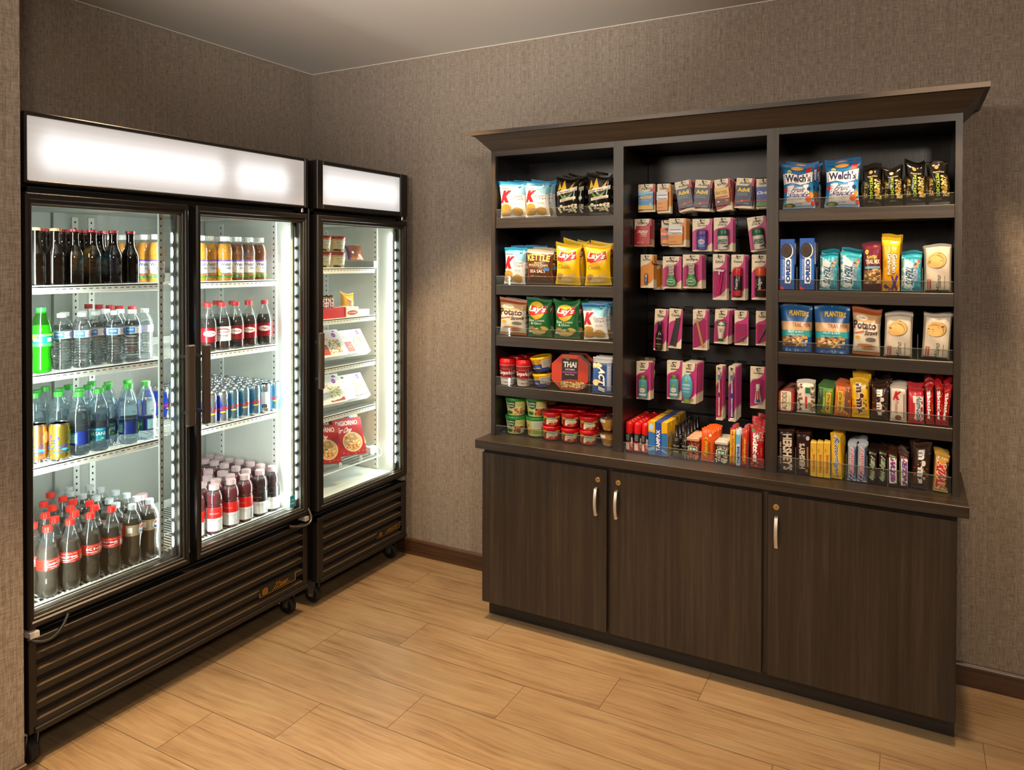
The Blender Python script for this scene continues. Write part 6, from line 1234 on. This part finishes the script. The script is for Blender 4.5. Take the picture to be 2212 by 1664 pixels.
dayq = medbox('#c8502c', [('r', '#d8702c', 0, .5, 1, 1), ('p', '#1a1a2a', [(.3, .96), (.7, .96), (.5, .78)]), T('#f0e8d8', 'DayQuil', .06, .56, .92, .70, b=.02), ('r', '#4a6a9c', .1, .42, .9, .50), ('e', '#e0a040', .5, .16, .4, .12)], (.0, .96), (.06, .70))
BODY = [(.0, 0), (.085, .0), (.095, .02), (.095, .28), (.085, .30)]
def deo(capc, body, word, wc):
    return round_item('deodorant_stick', [(.12, 0), (.150, .01), (.155, .36), (.150, .40)], mat(body, .35), [T(wc, word, .14, .40, .86, .78, b=.04, sh=.15), ('p', wc, [(.5, .2), (.9, .34), (.9, .14)])] if word == 'SPEED' else [('e', '#d8d4e8', .5, .62, .26, .22), T('#4a4a9c', word, .32, .54, .68, .70, b=.01), ('e', '#5a9ad8', .5, .3, .3, .12)], (.01, .38), ([(.150, .40), (.158, .42), (.156, .56), (.13, .60), (.0, .605)], mat(capc, .3)), .52, .05, flat=.5)
def scopeb(o, w, h):
    f = round_item('mouthwash_bottle', [(.10, 0), (.145, .01), (.165, .06), (.150, .16), (.095, .30), (.075, .34)], mat('#3fae62', .12, 0, 0, .6, .3), [('e', '#e4f0e4', .5, .5, .34, .42), ('e', '#2a8a4a', .5, .5, .30, .36), T('#f0f4f0', 'scope', .28, .40, .72, .64, b=.03)], (.02, .24), ([(.078, .34), (.100, .36), (.075, .48), (.100, .62), (.095, .64), (.0, .645)], mat('#e4e0dc', .3)), .5, .07, flat=.5)
    d = f(o, w, h); m = MB(); zb = .012-h+.07*h
    for i in range(4):
        for j in range(3): m.add([(w*(-.11+.06*i), -d-.0002+.001, zb+h*(.38+.09*j)), (w*(-.085+.06*i), -d-.0002+.001, zb+h*(.38+.09*j)), (w*(-.05+.06*i), -d+.0008, zb+h*(.45+.09*j)), (w*(-.075+.06*i), -d+.0008, zb+h*(.45+.09*j))], [(0, 1, 2, 3)], mat('#4a4a48', .4), False)
    m.build('cap_stripes', o); return d
def battery(o, w, h):
    return round_item('battery', [(.035, 0), (.040, .005), (.040, .30), (.035, .315), (.016, .317), (.016, .33)], mat('#8a98a4', .25, .6), [('r', '#3a5a8a', .1, .2, .9, .8), T('#e8e8e8', 'AAA', .3, .3, .7, .7, rot=90, b=.02)], (.02, .28), None, .46, .09, flat=.9)(o, w, h)
def razors(o, w, h):
    m = MB(); pk = mat('#d0207c', .3)
    for q, dx in ((0, -.10), (1, .10)):
        x0, x1 = w*(-.12+.10*q), w*(.02+.18*q); m.tube([(x0, -.006, .012-h+.12*h), (x0*.3+x1*.7, -.007, .012-h+.42*h), (x1, -.006, .012-h+.62*h)], .0035, pk)
    m.box(-w*.40, w*.10, -.011, -.002, .012-h+.625*h, .012-h+.665*h, mat('#e8e4e0', .3), .001).box(-w*.05, w*.36, -.013, -.003, .012-h+.615*h, .012-h+.655*h, mat('#e8e4e0', .3), .001).box(-w*.06, w*.06, -.012, -.003, .012-h+.55*h, .012-h+.62*h, mat('#e8e4e0', .3), .001)
    m.build('razor_pair', o); blis(o, -w*.44, w*.44, .012-h+.08*h, .012-h+.70*h, .015); return .015
def foam(cap, body, word, R=.095, fx=.5):
    return round_item('foam_can', [(R*.9, 0), (R, .01), (R, .44), (R*.9, .46)], mat(body, .25, .2), [('r', '#b81c24', 0, 0, 1, .30) if word != 'edge' else ('r', '#c8502c', .3, .3, 1, .36), T('#d8d8dc', word, .30, .36, .62, .92, rot=90, b=.02), ('r', '#2c3a5c' if word != 'edge' else '#4a4846', .10, .42, .28, .9)], (.02, .43), ([(R*.96, .46), (R*.98, .58), (R*.9, .62), (R*.6, .635), (0, .64)], mat(cap, .25)), fx, .07, flat=.6)
def combp(o, w, h):
    m = MB(); V = [(-w*.36, .012-h+.08*h), (w*.12, .012-h+.05*h), (w*.36, .012-h+.78*h), (w*.02, .012-h+.76*h)]
    m.prism(V, 'y', -.004, -.001, mat('#1d1a18', .4))
    for i in range(24):
        t = i/24; a = (V[1][0]+(V[2][0]-V[1][0])*t, V[1][1]+(V[2][1]-V[1][1])*t); m.box(a[0]-w*.20, a[0]-.0005, -.0044, -.0039, a[1], a[1]+h*.012, mat('#3a3633', .4))
    m.build('comb', o); return .005
def emery(o, w, h):
    m = MB(); a, b = (-w*.22, .012-h+.72*h), (w*.22, .012-h+.06*h); dx = w*.07
    m.prism([(a[0]-dx, a[1]), (a[0]+dx, a[1]+h*.01), (b[0]+dx, b[1]+h*.01), (b[0]-dx, b[1])], 'y', -.003, -.001, mat('#b89a5a', .6)); m.build('emery_board', o); blis(o, -w*.44, w*.44, .012-h+.05*h, .012-h+.76*h, .005); return .006
def tube(body, capc, art, fz=.1, fx=.5, tilt=0, wid=.34, ln=.56, up=False):
    def f(o, w, h):
        z0, z1 = .012-h+fz*h, .012-h+(fz+ln)*h; xc = -w/2+fx*w; ww = w*wid; m = MB()
        def P(a, b, off=0):
            t = b if not up else 1-b; wd = ww*(.55+.45*t)/1; th = .008*(1-t)**.6+.0012; return (xc+(a-.5)*wd, -(th*math.sqrt(max(0, 1-(2*a-1)**2*.96)))*1.6-.001-off, z0+(z1-z0)*b)
        m.grid(P, 12, 10, mat(body, .3)); apply(m, art, lambda a, b, off: P(a, b, off), ww, z1-z0, L=.006); m.build('tube', o)
        m = MB(); R = ww*.28; n = 16; zc0, zc1 = (z0-.07*h, z0) if not up else (z1, z1+.10*h)
        V = [(xc+R*math.sin(2*PI*k/n), -.006-R*.7*math.cos(2*PI*k/n), z) for z in (zc0, zc1) for k in range(n)]
        m.add(V, [(k, (k+1) % n, n+(k+1) % n, n+k) for k in range(n)]+[tuple(range(n)), tuple(range(n, 2*n))], mat(capc, .3)); m.build('cap', o)
        blis(o, -w*.42, w*.42, zc0-.002 if not up else z0-.002, .012-h+.72*h, .016); return .016
    return f
def clipper(o, w, h):
    m = MB(); z = .012-h+.10*h; m.tube([(-w*.36, -.004, z), (w*.26, -.005, z+.17*h), (w*.30, -.007, z+.20*h)], .0018, CHR, 6).tube([(-w*.30, -.006, z), (w*.30, -.008, z+.19*h)], .0012, CHR, 6).tube([(w*.06, -.005, z+.12*h), (w*.05, -.005, z-.0), (w*.16, -.005, z-.0), (w*.20, -.005, z+.12*h)], .0009, CHR, 6)
    m.build('nail_clipper', o); blis(o, -w*.42, w*.42, .012-h+.06*h, .012-h+.62*h, .010); return .010
def tweez(o, w, h):
    m = MB(); m.tube([(-w*.34, -.004, .012-h+.06*h), (w*.06, -.006, .012-h+.34*h), (w*.34, -.004, .012-h+.62*h)], .0018, STEEL, 6).tube([(-w*.34, -.004, .012-h+.06*h), (w*.12, -.004, .012-h+.32*h), (w*.34, -.004, .012-h+.62*h)], .0016, STEEL, 6); m.build('tweezers', o); blis(o, -w*.42, w*.42, .012-h+.05*h, .012-h+.62*h, .009); return .009
herb = round_item('shampoo_bottle', [(.11, 0), (.118, .012), (.118, .44), (.10, .475), (.05, .49)], mat('#4fa4b4', .3), [('e', '#7ab84a', .5, .74, .14, .09), ('e', '#e8e4dc', .5, .46, .26, .15), ('r', '#d8ecf0', .14, .12, .86, .24), T('#2a5a6a', 'hello hydration', .26, .42, .74, .50)], (.02, .43), ([(.05, .49), (.062, .495), (.060, .57), (.05, .585), (0, .59)], mat('#5a9a34', .35)), .52, .05, flat=.5)
cond = round_item('conditioner_bottle', [(.06, .08), (.085, .10), (.125, .22), (.142, .36), (.135, .50), (.10, .62), (.05, .68)], mat('#4a9cb4', .3), [('e', '#8ab84a', .5, .84, .10, .06), T('#e4f0f0', 'HYDRATION', .26, .56, .74, .66, b=.02), ('r', '#cfe4e8', .26, .42, .74, .45), ('r', '#cfe4e8', .30, .36, .70, .38), T('#e4f0f0', 'conditioner', .3, .22, .7, .28)], (.16, .60), ([(.066, .0), (.066, .085)], mat('#6aae3c', .35)), .40, .04, flat=.45)
tres = round_item('hairspray_bottle', [(.075, 0), (.085, .01), (.088, .36), (.07, .43), (.045, .46)], mat('#171412', .22, 0, 0, .6, .4), [T('#b8b0a4', 'TRESemme', .2, .72, .82, .82, b=.02), ('r', '#8a8a3c', .2, .34, .8, .42), ('r', '#7a766e', .25, .18, .75, .21)], (.02, .36), ([(.045, .46), (.050, .47), (.046, .66), (.036, .68), (0, .685)], mat('#141210', .25)), .48, .02, flat=.6)
def brush(c):
    def f(o, w, h):
        m = MB(); z = lambda t: .012-h+t*h; wh_ = mat('#e6e2dc', .3); cc = mat(c, .3)
        def strip(ws, y, mt_): 
            V = []; F = []
            for t, r in ws: V += [(-r*w, y, z(t)), (r*w, y, z(t)), (r*w, y+.004, z(t)), (-r*w, y+.004, z(t))]
            for i in range(len(ws)-1): F += [(4*i+k, 4*i+(k+1) % 4, 4*i+4+(k+1) % 4, 4*i+4+k) for k in range(4)]
            F += [(0, 1, 2, 3), tuple(4*(len(ws)-1)+k for k in range(4))]; m.add(V, F, mt_)
        strip([(.07, .18), (.10, .26), (.30, .14), (.40, .18), (.46, .24), (.52, .22), (.58, .14), (.62, .10), (.72, .10), (.76, .16)], -.0055, cc); strip([(.09, .12), (.28, .05), (.40, .09), (.52, .10), (.60, .08), (.74, .08)], -.0065, wh_)
        m.box(-w*.17, w*.17, -.009, -.002, z(.74), z(.88), wh_, .001).box(-w*.15, w*.15, -.013, -.009, z(.75), z(.80), mat('#4a9cac', .5)).box(-w*.15, w*.15, -.013, -.009, z(.80), z(.84), mat('#5a7ab8', .5)).box(-w*.15, w*.15, -.013, -.009, z(.84), z(.875), wh_)
        apply(m, [('e', '#2c3f9c', .5, .5, .5, .5)], lambda a, b, off: ((a-.5)*w*.24, -.0067-off, z(.42)+b*h*.10), .01, .02, L=9); m.build('toothbrush', o); blis(o, -w*.42, w*.42, z(.05), z(.91), .015); return .007
    return f
tooth = tube('#d8dadc', '#e8e8e8', [('p', '#b8242c', [(.2, .2), (.7, .2), (.7, .85), (.2, .85)]), T('#f4f0ec', 'Colgate', .3, .3, .58, .8, rot=-90, b=.03), ('p', '#2c5ca0', [(.2, .10), (.8, .1), (.75, .28), (.2, .25)])], .12, .52, 0, .50, .36, True)
aloe = tube('#e4e0d0', '#2a6a3c', [('r', '#2f7a44', 0, .72, 1, 1), ('p', '#e8ecd8', [(.5, .98), (.3, .9), (.1, .78), (.35, .82), (.5, .74), (.65, .82), (.9, .78), (.7, .9)]), T('#6a5a2c', 'Aloe', .30, .50, .72, .60, b=.03), T('#6a5a2c', 'VERA', .30, .38, .72, .47, b=.03)], .16, .50, 0, .66, .50)
R1, R2, R3, R4, R5 = 'top row of the slatwall', 'second row of the slatwall', 'third row of the slatwall', 'fourth row of the slatwall', 'bottom row of the slatwall'
MC = 'medicine card'; TC = 'toiletry card'
ti = dict(b=.03)
hang(1379, 1415, 398, 458, 'ALEVE', 'red', aleve, 'blue and yellow medicine card, leftmost in the '+R1, MC, 1, tkw=ti)
hang(1420, 1449, 397, 460, 'Dramamine', 'orange', drama, 'small orange tablet card, second in the '+R1, MC, 2, tkw=ti)
hang(1458, 1493, 391, 457, 'Advil', 'red', advil, 'navy tablet card tilted left, third in the '+R1, MC, 4, .020, -.16, tkw=ti)
hang(1502, 1539, 389, 456, 'Advil', 'red', advil, 'navy tablet card tilted right, fourth in the '+R1, MC, 3, .022, .10, tkw=ti)
hang(1543, 1577, 387, 455, 'BAYER', 'red', bayer, 'gold and brown aspirin card, fifth in the '+R1, MC, 4, .018, -.09, tkw=ti)
hang(1591, 1629, 385, 450, 'Advil', 'red', advil, 'navy tablet card leaning right, sixth in the '+R1, MC, 6, .016, .09, tkw=ti)
hang(1634, 1668, 386, 450, 'Claritin', 'red', clar, 'blue and green allergy card, rightmost in the '+R1, MC, 1, tkw=ti)
hang(1371, 1407, 473, 532, 'TYLENOL', 'red', tylen, 'red cold medicine card, leftmost in the '+R2, MC, 3, tkw=ti)
hang(1429, 1457, 476, 531, 'DayQuil', 'cream', dayq, 'orange and black medicine card behind the large orange tablet card', MC, 1, yc=-.175, tkw=ti)
hang(1445, 1482, 472, 533, 'Dramamine', 'orange', drama, 'large orange tablet card in the '+R2, MC, 5, tkw=ti)
hang(1496, 1538, 473, 543, 'Lady\nSpeed', 'pink', deo('#5a3a9c', '#4a4ab4', 'Speed', '#4a4a9c'), 'pink card with purple deodorant stick, '+R2, TC, 1, tkw=ti)
hang(1542, 1583, 470, 543, 'SPEED\nSTICK', 'pink', deo('#1a6a4a', '#dcdcd4', 'SPEED', '#1f6a4a'), 'pink card with green capped deodorant, left one of two', TC, 2, tkw=dict(b=.04, sh=.2))
hang(1614, 1654, 468, 543, 'SPEED\nSTICK', 'pink', deo('#1a6a4a', '#dcdcd4', 'SPEED', '#1f6a4a'), 'tilted pink card with green capped deodorant, right one of two', TC, 1, roll=-.12, tkw=dict(b=.04, sh=.2))
hang(1384, 1412, 550, 622, 'Energizer', 'orange', battery, 'orange card with one small battery, leftmost in the '+R3, 'battery card', 3, tkw=ti)
hang(1411, 1436, 563, 626, 'Super', 'orange', None, 'dull orange card behind the battery cards, '+R3, 'battery card', 0, yc=-.150)
hang(1432, 1472, 554, 623, 'scope', 'pink', scopeb, 'pink card with green mouthwash, left one of two', TC, 1, tkw=dict(b=.04))
hang(1475, 1516, 550, 623, 'scope', 'pink', scopeb, 'pink card with green mouthwash, right one of two', TC, 3, .022, tkw=dict(b=.04))
hang(1540, 1570, 549, 648, 'Schick', 'pink', razors, 'long pink card with two pink razors, '+R3, TC, 3, tkw=ti)
hang(1580, 1610, 550, 648, 'Foamy', 'pink', foam('#d0201c', '#23242c', 'Foamy'), 'long pink card with red capped foam can, '+R3, TC, 4, .020, tkw=ti)
hang(1624, 1662, 550, 648, 'edge', 'pink', foam('#d8541a', '#1f1e1e', 'edge', .120, .56), 'pink card with orange capped shaving gel can, rightmost in third row', TC, 0, tkw=dict(b=.03, sh=.2))
hang(1415, 1442, 668, 758, 'TRESemme', 'pink', tres, 'pink card with black hairspray bottle, leftmost in the '+R4, TC, 1, roll=.04, tkw=ti)
hang(1446, 1475, 667, 753, 'Comb', 'pink', combp, 'pink card with black comb, '+R4, TC, 0, roll=.04, tkw=ti)
hang(1497, 1528, 669, 756, 'Emery\nBoards', 'pink', emery, 'pink card with tan nail file, '+R4, TC, 3, .012, tkw=ti)
hang(1545, 1575, 669, 743, 'Aloe\nVera', 'pink', aloe, 'pink card with green and white lotion tube, '+R4, TC, 6, .020, roll=.04, tkw=ti)
hang(1587, 1617, 671, 746, 'Nail\nClipper', 'pink', clipper, 'pink card with small nail clipper, '+R4, TC, 0, tkw=ti)
hang(1633, 1662, 672, 747, 'Tweezers', 'pink', tweez, 'pink card with tweezers, rightmost in the '+R4, TC, 0, tkw=ti)
hang(1375, 1405, 781, 863, 'herbal\nessences', 'pink', herb, 'pink card with turquoise shampoo, leftmost in the '+R5, TC, 2, tkw=ti)
hang(1441, 1473, 779, 863, 'herbal\nessences', 'pink', herb, 'pink card with turquoise shampoo, second in the '+R5, TC, 1, tkw=ti)
hang(1474, 1505, 784, 872, 'herbal\nessences', 'pink', cond, 'pink card with oval turquoise conditioner bottle, '+R5, TC, 5, .020, roll=.02, tkw=ti)
hang(1547, 1562, 790, 908, 'Reach', 'pink', brush('#c83a34'), 'narrow pink card with red and white toothbrush', TC, 3, .018, tkw=ti, tb=(.2, .58, .36, .64))
hang(1574, 1590, 791, 911, 'Reach', 'pink', brush('#5a3a9c'), 'narrow pink card with purple and white toothbrush', TC, 6, .018, tkw=ti, tb=(.2, .58, .36, .64))
hang(1621, 1655, 792, 883, 'Colgate', 'pink', tooth, 'pink card with white toothpaste tube, rightmost in the '+R5, TC, 0, tkw=ti)
p0, p1, p2 = hit(1386, 772, 1, -.06), hit(1416, 772, 1, -.06), hit(1400, 817, 1, -.06)
m = MB(); m.prism([(p0.x, p0.z), (p0.x+.002, p2.z+.006), (p1.x-.006, p2.z), (p1.x-.001, p2.z+.03), (p1.x-.007, p2.z+.045), (p1.x, p1.z-.010), (p1.x-.004, p1.z)], 'y', -.06, -.059, mat('#b8a688', .6)); tag(m.build('torn_card'), 'torn cream backing card behind the leftmost shampoo card', 'card')
hook(2.022, 1.345)
